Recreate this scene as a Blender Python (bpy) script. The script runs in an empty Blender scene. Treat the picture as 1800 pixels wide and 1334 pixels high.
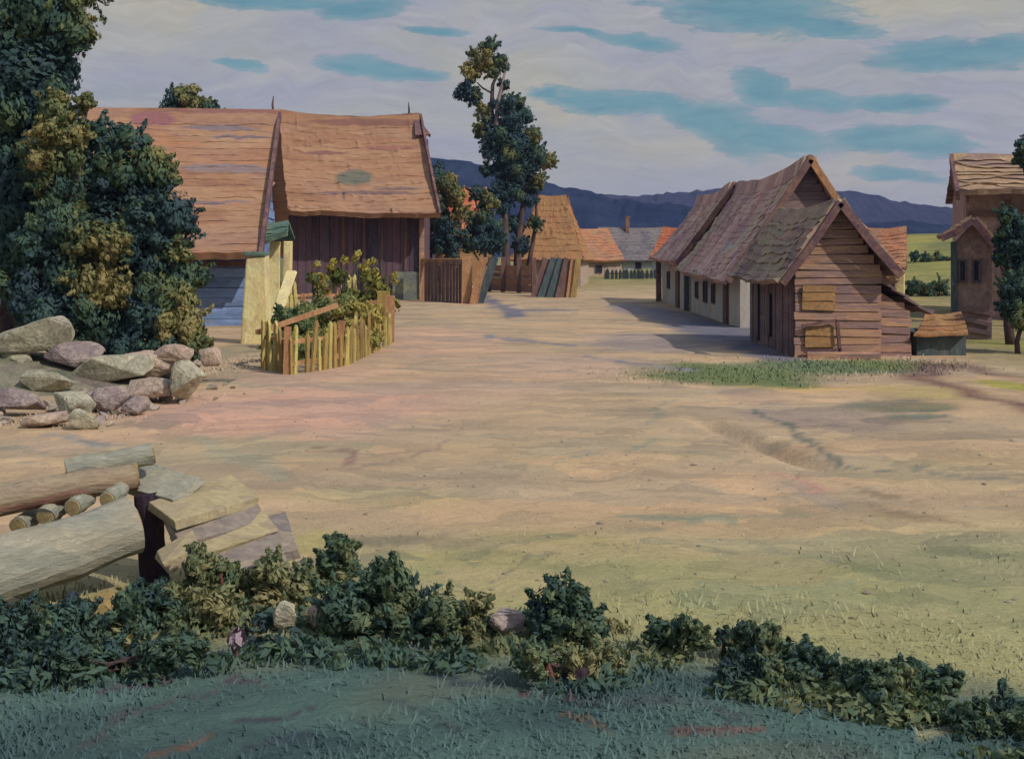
import bpy, bmesh, math, random
from mathutils import Vector, Matrix, noise
R = math.radians
random.seed(11)
scene = bpy.context.scene
COL = scene.collection

# ------------------------------------------------------------------ camera
H, F = 2.1, 1930.0          # eye height, focal length in photo pixels (1800 wide)
cam = bpy.data.cameras.new('camera'); camo = bpy.data.objects.new('camera', cam); COL.objects.link(camo)
camo.location = (0, 0, H); camo.rotation_euler = (R(90), 0, 0)
cam.sensor_width = 36; cam.lens = 36*F/1800; cam.shift_y = -(667-440)/1800
cam.clip_start = .1; cam.clip_end = 6000
scene.camera = camo

# ------------------------------------------------------------------ light
SUN_EL, SUN_AZ = R(42), math.atan2(.79, -.61)      # azimuth clockwise from +Y
sdir = Vector((math.sin(SUN_AZ)*math.cos(SUN_EL), math.cos(SUN_AZ)*math.cos(SUN_EL), math.sin(SUN_EL)))
sun = bpy.data.lights.new('sun', 'SUN'); sun.energy = 3.1; sun.angle = R(.6); sun.color = (1, .925, .83)
suno = bpy.data.objects.new('sun', sun); COL.objects.link(suno)
suno.rotation_euler = sdir.to_track_quat('Z', 'Y').to_euler(); suno.location = sdir*40
scene.view_settings.view_transform = 'Standard'; scene.view_settings.look = 'None'
scene.view_settings.gamma = 1; scene.view_settings.exposure = 0.0
scene.render.engine = 'CYCLES'
try:
    scene.cycles.use_denoising = True
    scene.cycles.max_bounces = 6; scene.cycles.volume_bounces = 0
except Exception: pass

def srgb(r, g, b):
    f = lambda c: c/12.92/255 if c <= 10.31 else ((c/255+.055)/1.055)**2.4
    return (f(r), f(g), f(b))

class NT:
    """small helper to wire node trees"""
    def __init__(s, tree): s.t = tree; s.n = tree.nodes; s.l = tree.links
    def new(s, typ, **kw):
        n = s.n.new(typ)
        for k, v in kw.items():
            if k.startswith('_'): setattr(n, k[1:], v)
            else:
                key = k
                n.inputs[int(k[1:]) if k[0] == 'i' and k[1:].isdigit() else key].default_value = v
        return n
    def link(s, a, b): s.l.new(a, b)
    def math(s, op, a, b=None, clamp=False):
        n = s.n.new('ShaderNodeMath'); n.operation = op; n.use_clamp = clamp
        for i, v in enumerate((a, b)):
            if v is None: continue
            if isinstance(v, (int, float)): n.inputs[i].default_value = v
            else: s.l.new(v, n.inputs[i])
        return n.outputs[0]
    def vmath(s, op, a, b=None):
        n = s.n.new('ShaderNodeVectorMath'); n.operation = op
        for i, v in enumerate((a, b)):
            if v is None: continue
            if isinstance(v, (tuple, list)): n.inputs[i].default_value = v
            else: s.l.new(v, n.inputs[i])
        return n.outputs['Value'] if op in ('LENGTH', 'DOT_PRODUCT') else n.outputs[0]
    def mapping(s, vec, loc=(0,0,0), rot=(0,0,0), sc=(1,1,1), typ='POINT'):
        n = s.n.new('ShaderNodeMapping'); n.vector_type = typ
        n.inputs['Location'].default_value = loc; n.inputs['Rotation'].default_value = rot; n.inputs['Scale'].default_value = sc
        s.l.new(vec, n.inputs['Vector']); return n.outputs[0]
    def noise(s, vec, scale, detail=3, rough=.55, out='Fac'):
        n = s.n.new('ShaderNodeTexNoise'); n.inputs['Scale'].default_value = scale
        n.inputs['Detail'].default_value = detail; n.inputs['Roughness'].default_value = rough
        s.l.new(vec, n.inputs['Vector']); return n.outputs[out]
    def mix(s, fac, a, b, blend='MIX'):
        n = s.n.new('ShaderNodeMix'); n.data_type = 'RGBA'; n.blend_type = blend
        for sock, v in ((n.inputs[0], fac), (n.inputs[6], a), (n.inputs[7], b)):
            if isinstance(v, (int, float)): sock.default_value = v
            elif isinstance(v, (tuple, list)): sock.default_value = (*v[:3], 1)
            else: s.l.new(v, sock)
        return n.outputs[2]
    def ramp(s, fac, stops, interp='LINEAR'):
        n = s.n.new('ShaderNodeValToRGB'); e = n.color_ramp.elements; n.color_ramp.interpolation = interp
        while len(e) < len(stops): e.new(.5)
        for i, (p, c) in enumerate(stops):
            e[i].position = p; e[i].color = (*c[:3], 1) if not isinstance(c, (int, float)) else (c, c, c, 1)
        s.l.new(fac, n.inputs[0]); return n.outputs[0]
    def distort(s, vec, scale, amt):
        c = s.noise(vec, scale, 3, .6, 'Color')
        d = s.vmath('SUBTRACT', c, (.5, .5, .5)); d = s.vmath('MULTIPLY', d, (amt, amt, amt))
        return s.vmath('ADD', vec, d)

# ------------------------------------------------------------------ sky
w = bpy.data.worlds.new('World'); scene.world = w; w.use_nodes = True
n = NT(w.node_tree)
bg = n.n['Background']; bg.inputs['Strength'].default_value = .1
sky = n.n.new('ShaderNodeTexSky'); sky.sky_type = 'NISHITA'; sky.sun_disc = False
sky.sun_elevation = SUN_EL; sky.sun_rotation = SUN_AZ
tc = n.n.new('ShaderNodeTexCoord'); dirv = tc.outputs['Generated']
sx = n.n.new('ShaderNodeSeparateXYZ'); n.link(dirv, sx.inputs[0])
azi = n.math('ARCTAN2', sx.outputs[0], sx.outputs[1])
hyp = n.math('SQRT', n.math('ADD', n.math('MULTIPLY', sx.outputs[0], sx.outputs[0]), n.math('MULTIPLY', sx.outputs[1], sx.outputs[1])))
elv = n.math('DIVIDE', sx.outputs[2], n.math('MAXIMUM', hyp, .001))
elv = n.math('MINIMUM', elv, 3.0)
cb = n.n.new('ShaderNodeCombineXYZ'); n.link(azi, cb.inputs[0]); n.link(elv, cb.inputs[1])
flat = cb.outputs[0]
strk = n.mapping(flat, sc=(1, 2.6, 1))
dis = n.distort(strk, 26, .022)
dis = n.distort(dis, 7, .028)
dis = n.mapping(dis, sc=(1, 1/2.6, 1))
def sk(px, py):
    a = math.atan((px-900)/F); return (a, (440-py)/F*math.cos(a))
# openings of blue sky between the clouds: centre, half sizes (degrees-like units), tilt
GAPS = [(1330,16,140,40,-4),(1450,48,90,15,-10),(1650,100,110,24,-4),(1770,85,70,22,5),
        (1080,178,118,22,-5),(1185,188,60,20,-20),(1265,222,90,34,-24),(1360,244,110,24,-8),
        (1345,148,50,28,-25),(1440,174,90,16,-10),(1560,182,90,13,-3),
        (1540,242,70,24,-6),(1620,248,80,22,-6),(660,119,95,17,-4),(1020,58,70,8,-8),(1120,74,80,12,-8),
        (480,2,150,12,0),(630,14,80,18,5),(425,112,44,9,-8),(765,57,60,7,-3),(1570,308,66,13,-8),
        (960,165,30,10,10)]
best = None
for (px, py, rx, ry, rot) in GAPS:
    c = sk(px, py)
    m = n.mapping(dis, loc=(c[0], c[1], 0), rot=(0, 0, R(rot)), sc=(rx/F, ry/F, 1), typ='TEXTURE')
    l = n.vmath('LENGTH', m)
    best = l if best is None else n.math('MINIMUM', best, l)
fray = n.noise(n.mapping(dis, rot=(0, 0, .12), sc=(16, 70, 1)), 1.5, 4, .7)
broad = n.noise(n.mapping(dis, sc=(10, 24, 1)), 1.2, 2, .5)
best = n.math('ADD', best, n.math('ADD', n.math('MULTIPLY', n.math('SUBTRACT', fray, .5), 1.5), n.math('MULTIPLY', n.math('SUBTRACT', broad, .5), 1.2)))
mask = n.ramp(n.math('SUBTRACT', 1.30, best), [(0, 0), (.04, .0), (.24, .58), (.75, .96)])
# more gaps outside of the view, so the sky goes on round the horizon
far = n.noise(n.mapping(flat, sc=(1, 3, 1)), 2.2, 4, .5)
side = n.math('GREATER_THAN', n.math('ABSOLUTE', azi), .62)
mask2 = n.math('MULTIPLY', n.ramp(far, [(.5, 0), (.62, 1)]), side)
mask = n.math('MAXIMUM', mask, mask2)
lv = srgb(159,161,174); cr = srgb(177,173,160); gc = srgb(164,166,166); gy = srgb(151,158,164); pk = srgb(168,159,167); wh = srgb(180,178,175)
wv = n.distort(flat, 4.5, .10); wv = n.distort(wv, 26, .02)
st1 = n.noise(n.mapping(wv, sc=(3.0, 9, 1)), 1.2, 3, .5)
cl = n.ramp(st1, [(.30, gy), (.42, lv), (.52, gc), (.60, cr), (.72, pk)])
st2 = n.noise(n.mapping(wv, rot=(0,0,.22), sc=(7, 34, 1)), 1.7, 4, .6)
cl = n.mix(n.ramp(st2, [(.46, 0), (.70, .6)]), cl, wh)
st3 = n.noise(n.mapping(wv, rot=(0,0,-.35), sc=(16, 120, 1)), 1.5, 3, .7)
cl = n.mix(1.0, cl, n.ramp(st3, [(.3, .93), (.7, 1.06)]), 'MULTIPLY')
cl = n.mix(n.ramp(elv, [(.02, .4), (.10, 0)]), cl, srgb(162,158,172))
wn = n.noise(dis, 55, 2, .7)
teal = n.ramp(n.noise(n.mapping(dis, rot=(0,0,-.2), sc=(8, 40, 1)), 2.0, 3, .6), [(.3, srgb(78,130,146)), (.5, srgb(94,143,154)), (.7, srgb(112,151,160))])
# the Nishita sky gives the blue its depth; tinted toward the greener blue seen here
skyc = n.mix(.82, sky.outputs[0], n.mix(1.0, teal, (10, 10, 10), 'MULTIPLY'))
skyc = n.mix(n.ramp(n.math('MULTIPLY', elv, .5), [(.24, 0), (.45, 1)]), skyc, sky.outputs[0])
mask = n.math('MAXIMUM', mask, n.ramp(n.math('MULTIPLY', elv, .5), [(.22, 0), (.42, .8)]))
clx = n.mix(1.0, cl, (10, 10, 10), 'MULTIPLY')
# unseen upper sky brightened, and bluer overhead, added as fill for shaded sides
high = n.ramp(n.math('MULTIPLY', elv, .5), [(.16, .5), (.32, .93)])
n.link(n.mix(1.0, n.mix(mask, clx, skyc), n.mix(1.0, high, (2, 2, 2), 'MULTIPLY'), 'MULTIPLY'), bg.inputs['Color'])

# ------------------------------------------------------------------ geometry helpers
def P(px, py, d): return Vector(((px-900)*d/F, d, H-(py-440)*d/F))
def GD(py): return H*F/(py-440)
def G(px, py): return P(px, py, GD(py))
def U(d): return d/F            # size of one photo pixel at depth d
def rnd(a, b): return random.uniform(a, b)

class MB:
    def __init__(s): s.v = []; s.f = []; s.t = []; s.nrm = []
    def quad(s, a, b, c, d):
        i = len(s.v); s.v += [Vector(a), Vector(b), Vector(c), Vector(d)]; s.f.append((i, i+1, i+2, i+3))
    def hexa(s, c):      # 8 corners: bottom 4 ccw, top 4 ccw
        i = len(s.v); s.v += [Vector(x) for x in c]
        for f in ((3,2,1,0),(4,5,6,7),(0,1,5,4),(1,2,6,5),(2,3,7,6),(3,0,4,7)): s.f.append(tuple(i+k for k in f))
    def box(s, c, ax, ay, az, hx, hy, hz, jit=0):
        c = Vector(c); pts = []
        for z in (-1, 1):
            for x, y in ((-1,-1),(1,-1),(1,1),(-1,1)):
                p = c + ax*hx*x + ay*hy*y + az*hz*z
                if jit: p += Vector((rnd(-jit,jit), rnd(-jit,jit), rnd(-jit,jit)))
                pts.append(p)
        s.hexa(pts)
    def beam(s, a, b, wd, th, up=Vector((0,0,1)), jit=0, taper=1):
        a, b = Vector(a), Vector(b); d = (b-a); L = d.length; d.normalize()
        sd = d.cross(up)
        if sd.length < 1e-3: sd = d.cross(Vector((0,1,0)))
        sd.normalize(); u = sd.cross(d)
        pts = []
        for p, k in ((a, 1), (b, taper)):
            for x, y in ((-1,-1),(1,-1),(1,1),(-1,1)):
                q = p + sd*(wd/2*k*x) + u*(th/2*k*y)
                if jit: q += Vector((rnd(-jit,jit), rnd(-jit,jit), rnd(-jit,jit)))
                pts.append(q)
        s.hexa(pts)
    def tube(s, pts, rad, n=10, cap=True, wob=0):
        i0 = len(s.v); pts = [Vector(p) for p in pts]; m = len(pts); ph = rnd(0, 9)
        ref = None
        for k, p in enumerate(pts):
            d = (pts[min(k+1, m-1)]-pts[max(k-1, 0)]).normalized()
            if ref is None:
                ref = d.cross(Vector((0, 0, 1)))
                if ref.length < .05: ref = d.cross(Vector((0, 1, 0)))
            a = (ref - d*ref.dot(d)).normalized(); ref = a; b = d.cross(a)
            r = rad[k] if isinstance(rad, (list, tuple)) else rad
            for q in range(n):
                t = 2*math.pi*q/n
                rr = r*(1+wob*noise.noise(Vector((math.cos(t)*1.5+ph, math.sin(t)*1.5, k*.7+ph))))
                s.v.append(p + a*math.cos(t)*rr + b*math.sin(t)*rr)
        for k in range(m-1):
            for q in range(n):
                A = i0+k*n+q; B = i0+k*n+(q+1) % n
                s.f.append((A, B, B+n, A+n))
        if cap:
            s.f.append(tuple(i0+q for q in reversed(range(n)))); s.f.append(tuple(i0+(m-1)*n+q for q in range(n)))
    def hull(s, c, rx, ry, rz, npt=16, rot=0, tilt=0):
        bm = bmesh.new(); M = Matrix.Rotation(rot, 3, 'Z') @ Matrix.Rotation(tilt, 3, 'Y')
        for _ in range(npt):
            v = Vector((random.gauss(0,1), random.gauss(0,1), random.gauss(0,1))).normalized()
            k = max(abs(v.x), abs(v.y), abs(v.z)); v = v*(.45+.55/k*.8)
            bm.verts.new(Vector(c) + M @ Vector((v.x*rx, v.y*ry, v.z*rz)))
        bmesh.ops.convex_hull(bm, input=bm.verts)
        bmesh.ops.delete(bm, geom=[v for v in bm.verts if not v.link_faces], context='VERTS')
        bmesh.ops.bevel(bm, geom=list(bm.edges), offset=min(rx, ry, rz)*.07, segments=2, affect='EDGES', clamp_overlap=True)
        bmesh.ops.triangulate(bm, faces=list(bm.faces))
        for _ in range(2): bmesh.ops.subdivide_edges(bm, edges=[e for e in bm.edges if e.calc_length() > min(rx, ry, rz)*.25], cuts=1, use_grid_fill=True)
        for v in bm.verts: v.co += (v.co-Vector(c)).normalized()*min(rx, ry, rz)*(.05*noise.noise(v.co*2.2/max(rx,.1)+Vector((rot,0,0))) + .07*noise.noise(v.co*7/max(rx,.1)))
        bm.verts.index_update(); i = len(s.v)
        s.v += [v.co.copy() for v in bm.verts]; s.f += [tuple(i+v.index for v in f.verts) for f in bm.faces]; bm.free()
    def slope(s, A, B, C, D, nc=12, m=36, th=.06, sag=.12, jit=.05, flare=0, curve=0):
        """roof slope: A,B ridge ends, C,D eave ends below B and A. Overlapping ragged courses."""
        A, B, C, D = map(Vector, (A, B, C, D)); nrm = (B-A).cross(D-A)
        if nrm.z < 0: nrm = -nrm
        nrm.normalize(); i0 = len(s.v); rows = []; seed = rnd(0, 99); Lr = max((B-A).length, (C-D).length)
        for k in range(nc):
            rows += [(k/nc, .35*th), ((k+1)/nc+.012, th)]
        flip = (B-A).cross(D-A).dot(nrm) > 0
        for (t, lift) in rows:
            for q in range(m+1):
                u = q/m
                tt = t + (jit/nc*(4*noise.noise(Vector((u*Lr*.9+seed, t*37, seed))) + 1.7*noise.noise(Vector((u*Lr*4.3+seed, t*37, 4)))) if lift == th else 0)
                p = A.lerp(B, u).lerp(D.lerp(C, u), tt)
                b = sag*(math.sin(math.pi*u)**1.0)*(1-.6*tt) + sag*.5*noise.noise(Vector((u*3+seed, tt*2, 3)))
                p += Vector((0, 0, -b)) + nrm*(lift*(1+.6*noise.noise(Vector((u*Lr*2+seed, t*31, 7)))) + .012*noise.noise(Vector((u*Lr*.5+seed, t*3, 9)))) + Vector((0, 0, flare*tt**4 - curve*math.sin(math.pi*tt)))
                s.v.append(p)
        for k in range(len(rows)-1):
            for q in range(m):
                a = i0+k*(m+1)+q; f = (a, a+1, a+m+2, a+m+1)
                s.f.append(f if not flip else tuple(reversed(f)))
    def boards(s, p0, p1, z0, z1, bh, out, ext=None, th=.05, gap=.015, jz=.012):
        """horizontal boards on a wall from p0 to p1 (xy), facing out"""
        p0, p1 = Vector((p0[0], p0[1], 0)), Vector((p1[0], p1[1], 0)); L = (p1-p0).length; d = (p1-p0)/L; out = Vector(out)
        z = z0
        while z < z1-.02:
            h = min(bh*rnd(.8, 1.2), z1-z)
            a, b = (0, L) if ext is None else ext(z+h*.5)
            if b-a > .08:
                o = rnd(0, .025); tl = rnd(-jz, jz)
                c0 = p0+d*(a-rnd(0, .03)); c1 = p0+d*(b+rnd(0, .03))
                Z = Vector((0,0,1)); lo, hi = z+gap/2, z+h-gap/2
                s.hexa([c0+out*o+Z*(lo-tl), c1+out*o+Z*(lo+tl), c1+out*(o+th)+Z*(lo+tl), c0+out*(o+th)+Z*(lo-tl),
                        c0+out*o+Z*(hi-tl), c1+out*o+Z*(hi+tl), c1+out*(o+th*.8)+Z*(hi+tl), c0+out*(o+th*.8)+Z*(hi-tl)])
            z += h
    def vboards(s, p0, p1, z0, z1, bw, out, th=.04, gap=.02, top=None):
        p0, p1 = Vector((p0[0], p0[1], 0)), Vector((p1[0], p1[1], 0)); L = (p1-p0).length; d = (p1-p0)/L; out = Vector(out)
        x = 0
        while x < L-.02:
            wd = min(bw*rnd(.75, 1.25), L-x); o = rnd(0, .03); zt = (z1 if top is None else top(x+wd/2)) - rnd(0, .02)
            c = p0+d*(x+wd/2)+out*(o+th/2)+Vector((0,0,(z0+zt)/2))
            s.box(c, d, out, Vector((0,0,1)), wd/2-gap/2, th/2, (zt-z0)/2)
            x += wd
    def prism(s, p0, p1, depth_vec, z0, ze, zr=None):
        """solid body of a house: p0-p1 is the eave wall, depth_vec across; gables at both ends when zr"""
        p0, p1, dv = Vector((p0[0],p0[1],0)), Vector((p1[0],p1[1],0)), Vector((depth_vec[0],depth_vec[1],0)); Z = Vector((0,0,1))
        i = len(s.v)
        for p in (p0, p1):
            s.v += [p+Z*z0, p+Z*ze, p+dv*.5+Z*(zr if zr else ze), p+dv+Z*ze, p+dv+Z*z0]
        s.f += [(i,i+1,i+2,i+3,i+4), (i+9,i+8,i+7,i+6,i+5)]
        for a in range(4): s.f.append((i+a, i+5+a, i+6+a, i+1+a))
        s.f.append((i+4, i+9, i+5, i))

XF = None        # optional turn of a whole house about one corner
def turn(pivot, ang):
    global XF; pivot = Vector((pivot.x, pivot.y, 0)); XF = Matrix.Translation(pivot) @ Matrix.Rotation(ang, 4, 'Z') @ Matrix.Translation(-pivot)
def origin_of(o):
    v = Vector((0, 0, 0))
    while o is not None: v += o.location; o = o.parent
    return v

def build(name, mb, mat, parent=None, loc=None, smooth=False, bevel=0):
    me = bpy.data.meshes.new(name); o = bpy.data.objects.new(name, me); COL.objects.link(o)
    if parent is not None: o.parent = parent
    elif loc is not None: o.location = loc
    og = origin_of(o)
    if XF is not None: mb.v = [XF @ v for v in mb.v]
    me.from_pydata([tuple(v-og) for v in mb.v], [], mb.f)
    if mb.t:
        at = me.attributes.new('tone', 'FLOAT', 'POINT'); at.data.foreach_set('value', mb.t)
    if mb.nrm:
        for p in me.polygons: p.use_smooth = True
        me.normals_split_custom_set_from_vertices([tuple(x) for x in mb.nrm])
    elif smooth:
        for p in me.polygons: p.use_smooth = True
    me.materials.append(mat); me.update()
    if bevel:
        md = o.modifiers.new('bevel', 'BEVEL'); md.width = bevel; md.segments = 2; md.limit_method = 'ANGLE'
    return o
def tag(o, label=None, cat=None, group=None, kind=None):
    if label: o['label'] = label
    if cat: o['category'] = cat
    if group: o['group'] = group
    if kind: o['kind'] = kind
    return o
def thing(name, label, cat, loc, group=None):
    o = bpy.data.objects.new(name, None); COL.objects.link(o); o.location = loc; o.empty_display_size = .3
    return tag(o, label, cat, group)
def solid(o, th):
    md = o.modifiers.new('thickness', 'SOLIDIFY'); md.thickness = th; md.offset = -1; return o

# ------------------------------------------------------------------ materials (brush-dab colour, in object space)
def dabs(name, cols, scale=1.5, st=(1,1,1), rot=(0,0,0), warp=.35, bump=.5, rough=.85, fine=.25, patches=(), second=2.7, island=0, spec=.07):
    m = bpy.data.materials.new(name); m.use_nodes = True; n = NT(m.node_tree); b = n.n['Principled BSDF']
    tc = n.n.new('ShaderNodeTexCoord'); v = tc.outputs['Object']
    vd = n.distort(v, scale*1.3, warp/scale); vd = n.distort(vd, scale*9, warp*.22/scale)
    vm = n.mapping(vd, rot=rot, sc=st)
    cols = [tuple(x*.86 for x in c) for c in cols]
    k = len(cols); stops = [(.20+.60*i/(max(1, k-1)), c) for i, c in enumerate(cols)]
    def cell(sc):
        vo = n.n.new('ShaderNodeTexVoronoi'); vo.inputs['Scale'].default_value = sc
        n.link(vm, vo.inputs['Vector']); s = n.n.new('ShaderNodeSeparateColor'); n.link(vo.outputs['Color'], s.inputs[0])
        return s.outputs[0]
    c1 = n.math('ADD', n.math('MULTIPLY', cell(scale), .55), n.math('MULTIPLY', n.noise(vm, scale*.7, 3, .6), .45))
    if island:
        ge = n.n.new('ShaderNodeNewGeometry'); c1 = n.math('ADD', n.math('MULTIPLY', c1, 1-island), n.math('MULTIPLY', ge.outputs['Random Per Island'], island))
    c2 = n.math('ADD', n.math('MULTIPLY', cell(scale*second), .6), n.math('MULTIPLY', n.noise(vm, scale*second, 4, .65), .4))
    col = n.mix(.36, n.ramp(c1, stops), n.ramp(c2, stops))
    bri = n.noise(n.mapping(vd, rot=rot, sc=tuple(x*x if x > 1 else x for x in st)), scale*7, 4, .7)
    for (c, r, pc, rz) in patches:
        mp = n.mapping(vd, loc=c, rot=(0, 0, rz) if isinstance(rz, (int, float)) else rz, sc=r, typ='TEXTURE')
        f = n.ramp(n.vmath('LENGTH', mp), [(.72, 1), (1.0, 0)])
        col = n.mix(n.math('MULTIPLY', f, .8), col, pc)
    v2 = n.ramp(bri, [(.25, 1-fine*1.5), (.5, 1.0), (.75, 1+fine*1.5)])
    col = n.mix(1.0, col, v2, 'MULTIPLY')
    n.link(col, b.inputs['Base Color']); b.inputs['Roughness'].default_value = rough
    b.inputs['Specular IOR Level'].default_value = spec
    bp = n.n.new('ShaderNodeBump'); bp.inputs['Strength'].default_value = bump; bp.inputs['Distance'].default_value = .03
    n.link(n.math('ADD', bri, n.math('MULTIPLY', c2, .6)), bp.inputs['Height']); n.link(bp.outputs[0], b.inputs['Normal'])
    return m

def foliage(name, stops, cs=1.2, var=.2, rough=.75):
    m = bpy.data.materials.new(name); m.use_nodes = True; n = NT(m.node_tree); b = n.n['Principled BSDF']
    at = n.n.new('ShaderNodeAttribute'); at.attribute_name = 'tone'
    tc = n.n.new('ShaderNodeTexCoord')
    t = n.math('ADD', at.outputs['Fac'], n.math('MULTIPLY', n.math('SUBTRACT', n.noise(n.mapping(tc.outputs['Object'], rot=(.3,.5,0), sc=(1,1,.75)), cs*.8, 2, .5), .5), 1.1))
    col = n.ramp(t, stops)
    fi = n.ramp(n.noise(tc.outputs['Object'], cs*18, 2, .6), [(.3, 1-var), (.7, 1+var)])
    n.link(n.mix(1.0, col, fi, 'MULTIPLY'), b.inputs['Base Color'])
    b.inputs['Roughness'].default_value = rough; b.inputs['Specular IOR Level'].default_value = .1
    tr = n.n.new('ShaderNodeBsdfTranslucent'); n.link(n.mix(1.0, col, (1.25, 1.2, .8), 'MULTIPLY'), tr.inputs[0])
    mx = n.n.new('ShaderNodeMixShader'); mx.inputs[0].default_value = .3; n.link(b.outputs[0], mx.inputs[1]); n.link(tr.outputs[0], mx.inputs[2])
    n.link(mx.outputs[0], n.n['Material Output'].inputs[0])
    return m

DKTEAL = (.052,.092,.105); DKGRN = (.062,.115,.085); MIDG = (.110,.150,.075); OLIVE = (.195,.205,.085); OCHRE = (.290,.245,.105)
M = {}
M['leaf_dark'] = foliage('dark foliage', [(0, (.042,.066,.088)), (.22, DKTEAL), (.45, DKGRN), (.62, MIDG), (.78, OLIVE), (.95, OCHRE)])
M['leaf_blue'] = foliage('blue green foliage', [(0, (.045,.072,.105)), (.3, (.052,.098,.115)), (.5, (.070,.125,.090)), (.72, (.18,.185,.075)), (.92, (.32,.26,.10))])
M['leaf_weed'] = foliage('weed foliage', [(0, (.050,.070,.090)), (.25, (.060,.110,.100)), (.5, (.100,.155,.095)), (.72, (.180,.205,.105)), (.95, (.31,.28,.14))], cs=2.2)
M['leaf_gold'] = foliage('golden yellow foliage', [(0, (.05,.085,.035)), (.35, (.12,.14,.04)), (.6, (.28,.25,.06)), (.9, (.46,.36,.09))], cs=2)
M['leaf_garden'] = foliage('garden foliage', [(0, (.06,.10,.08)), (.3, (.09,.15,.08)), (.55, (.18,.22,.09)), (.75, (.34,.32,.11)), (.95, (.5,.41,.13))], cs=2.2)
M['bark'] = dabs('bark', [(0.045,0.033,0.045), (0.0975,0.063,0.063), (0.18,0.112,0.09)], 3, (1,1,.3))
M['bark_pale'] = dabs('pale bark', [(.09,.07,.09), (.24,.18,.18), (.36,.27,.24)], 3, (1,1,.3))
M['thatch_l'] = dabs('orange shingles', [(0.276,0.138,0.0862), (0.38,0.201,0.115), (0.431,0.253,0.149), (0.356,0.207,0.138), (0.425,0.224,0.121)], 1.0, (.35,1,1.6), fine=.13,
    patches=[((-.25,-2.9,5.3), (.95,1.3,.42), (.10,.13,.105), 0), ((.35,-3.7,4.55), (2.6,.9,.10), (.15,.10,.105), 0), ((1.6,-3.4,4.75), (1.1,.9,.09), (.17,.12,.12), 0), ((0,-.4,7.95), (3.2,.8,.22), (.20,.10,.085), 0), ((1.2,-1.6,6.7), (1.5,.9,.16), (.27,.12,.10), 0), ((-1.8,-1.5,6.4), (1.3,.9,.1), (.20,.10,.09), 0)])
M['thatch_barn'] = dabs('weathered orange shingles', [(0.265,0.138,0.092), (0.38,0.201,0.109), (0.425,0.253,0.149), (0.322,0.184,0.138), (0.414,0.207,0.109)], .85, (.35,1,1.6), fine=.14,
    patches=[((-3.85,-.9,6.3), (.85,.9,.34), (.24,.10,.12), 0), ((-1.6,-1.1,6.0), (1.5,.8,.10), (.17,.14,.16), 0), ((-.9,-1.5,5.7), (1.2,.8,.08), (.15,.12,.14), 0), ((-.9,-3,4.6), (1.9,1.0,.20), (.21,.165,.17), 0), ((-1.2,-4.4,3.5), (1.8,.9,.08), (.17,.13,.15), 0), ((-3.2,-.2,6.6), (5,.6,.12), (.22,.10,.09), 0)])
M['ridge'] = dabs('ridge thatch', [(.12,.07,.065), (.22,.125,.09), (.30,.17,.11)], 2, (.5,1,1))
M['verge'] = dabs('verge boards', [(0.098,0.056,0.077), (0.182,0.105,0.105), (0.28,0.154,0.112)], 2)
M['wall_dark'] = dabs('dark timber', [(0.0644,0.0546,0.0816), (0.115,0.0798,0.106), (0.179,0.101,0.115), (0.127,0.109,0.139)], 2.2, (1.5,1.5,.25), fine=.25, island=.5)
M['wall_blue'] = dabs('blue grey boards', [(0.112,0.154,0.289), (0.175,0.259,0.459), (0.275,0.392,0.68), (0.163,0.21,0.357)], 1.4, (.3,.3,2.2), fine=.22, island=.5)
M['plinth'] = dabs('limewashed plinth', [(.14,.16,.16), (.21,.22,.19), (.30,.29,.16)], 2)
M['yellow'] = dabs('yellow limewash', [(0.65,0.47,0.235), (0.82,0.672,0.314), (0.82,0.773,0.403), (0.616,0.448,0.258)], 3, (1,1,.6), fine=.12)
M['teal_roof'] = dabs('mossy teal cap', [(.08,.15,.14), (.14,.21,.17), (.20,.26,.16)], 3)
M['picket'] = dabs('ochre pickets', [(.20,.105,.045), (.36,.22,.08), (.44,.31,.10), (.30,.19,.08), (.22,.22,.09)], 2.6, (1,1,.35), fine=.2, island=.5)
M['picket_y'] = dabs('yellow green pickets', [(0.299,0.253,0.0805), (0.483,0.414,0.127), (0.575,0.483,0.172), (0.253,0.253,0.103)], 2.6, (1,1,.35), fine=.2, island=.5)
M['picket_o'] = dabs('orange posts', [(.30,.12,.065), (.42,.20,.10), (.48,.28,.14), (.22,.11,.085)], 2.6, (1,1,.35), island=.5)
M['plank_d'] = dabs('dark brown planks', [(0.08,0.0544,0.064), (0.141,0.0832,0.08), (0.224,0.128,0.096), (0.104,0.088,0.104)], 2.4, (1.4,1.4,.3), island=.5)
M['plank_b'] = dabs('dark blue planks', [(0.045,0.0675,0.09), (0.0825,0.112,0.12), (0.15,0.15,0.128)], 2.4, (1.4,1.4,.3), island=.5)
M['orange_roof'] = dabs('orange tiles', [(.36,.15,.085), (.50,.21,.105), (.42,.24,.13), (.30,.17,.125)], 1.6, (1,1,1))
M['red_roof'] = dabs('red tiles', [(.42,.10,.06), (.55,.17,.08), (.46,.20,.10)], 1.8)
M['tan_roof'] = dabs('tan thatch', [(0.294,0.15,0.0808), (0.389,0.2,0.0855), (0.347,0.21,0.095), (0.441,0.17,0.0902)], 1.2, (1.6,1,.4))
M['grey_roof'] = dabs('grey shingles', [(.13,.12,.14), (.19,.165,.165), (.24,.20,.19)], 1.2, (1.2,1.2,.6))
M['cot_roof'] = dabs('mossy grey thatch', [(0.238,0.143,0.162), (0.549,0.323,0.297), (0.769,0.48,0.384), (0.439,0.375,0.222), (0.311,0.18,0.209), (0.769,0.405,0.291)], .75, (.5,1.7,.5), fine=.2, bump=.3)
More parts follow.
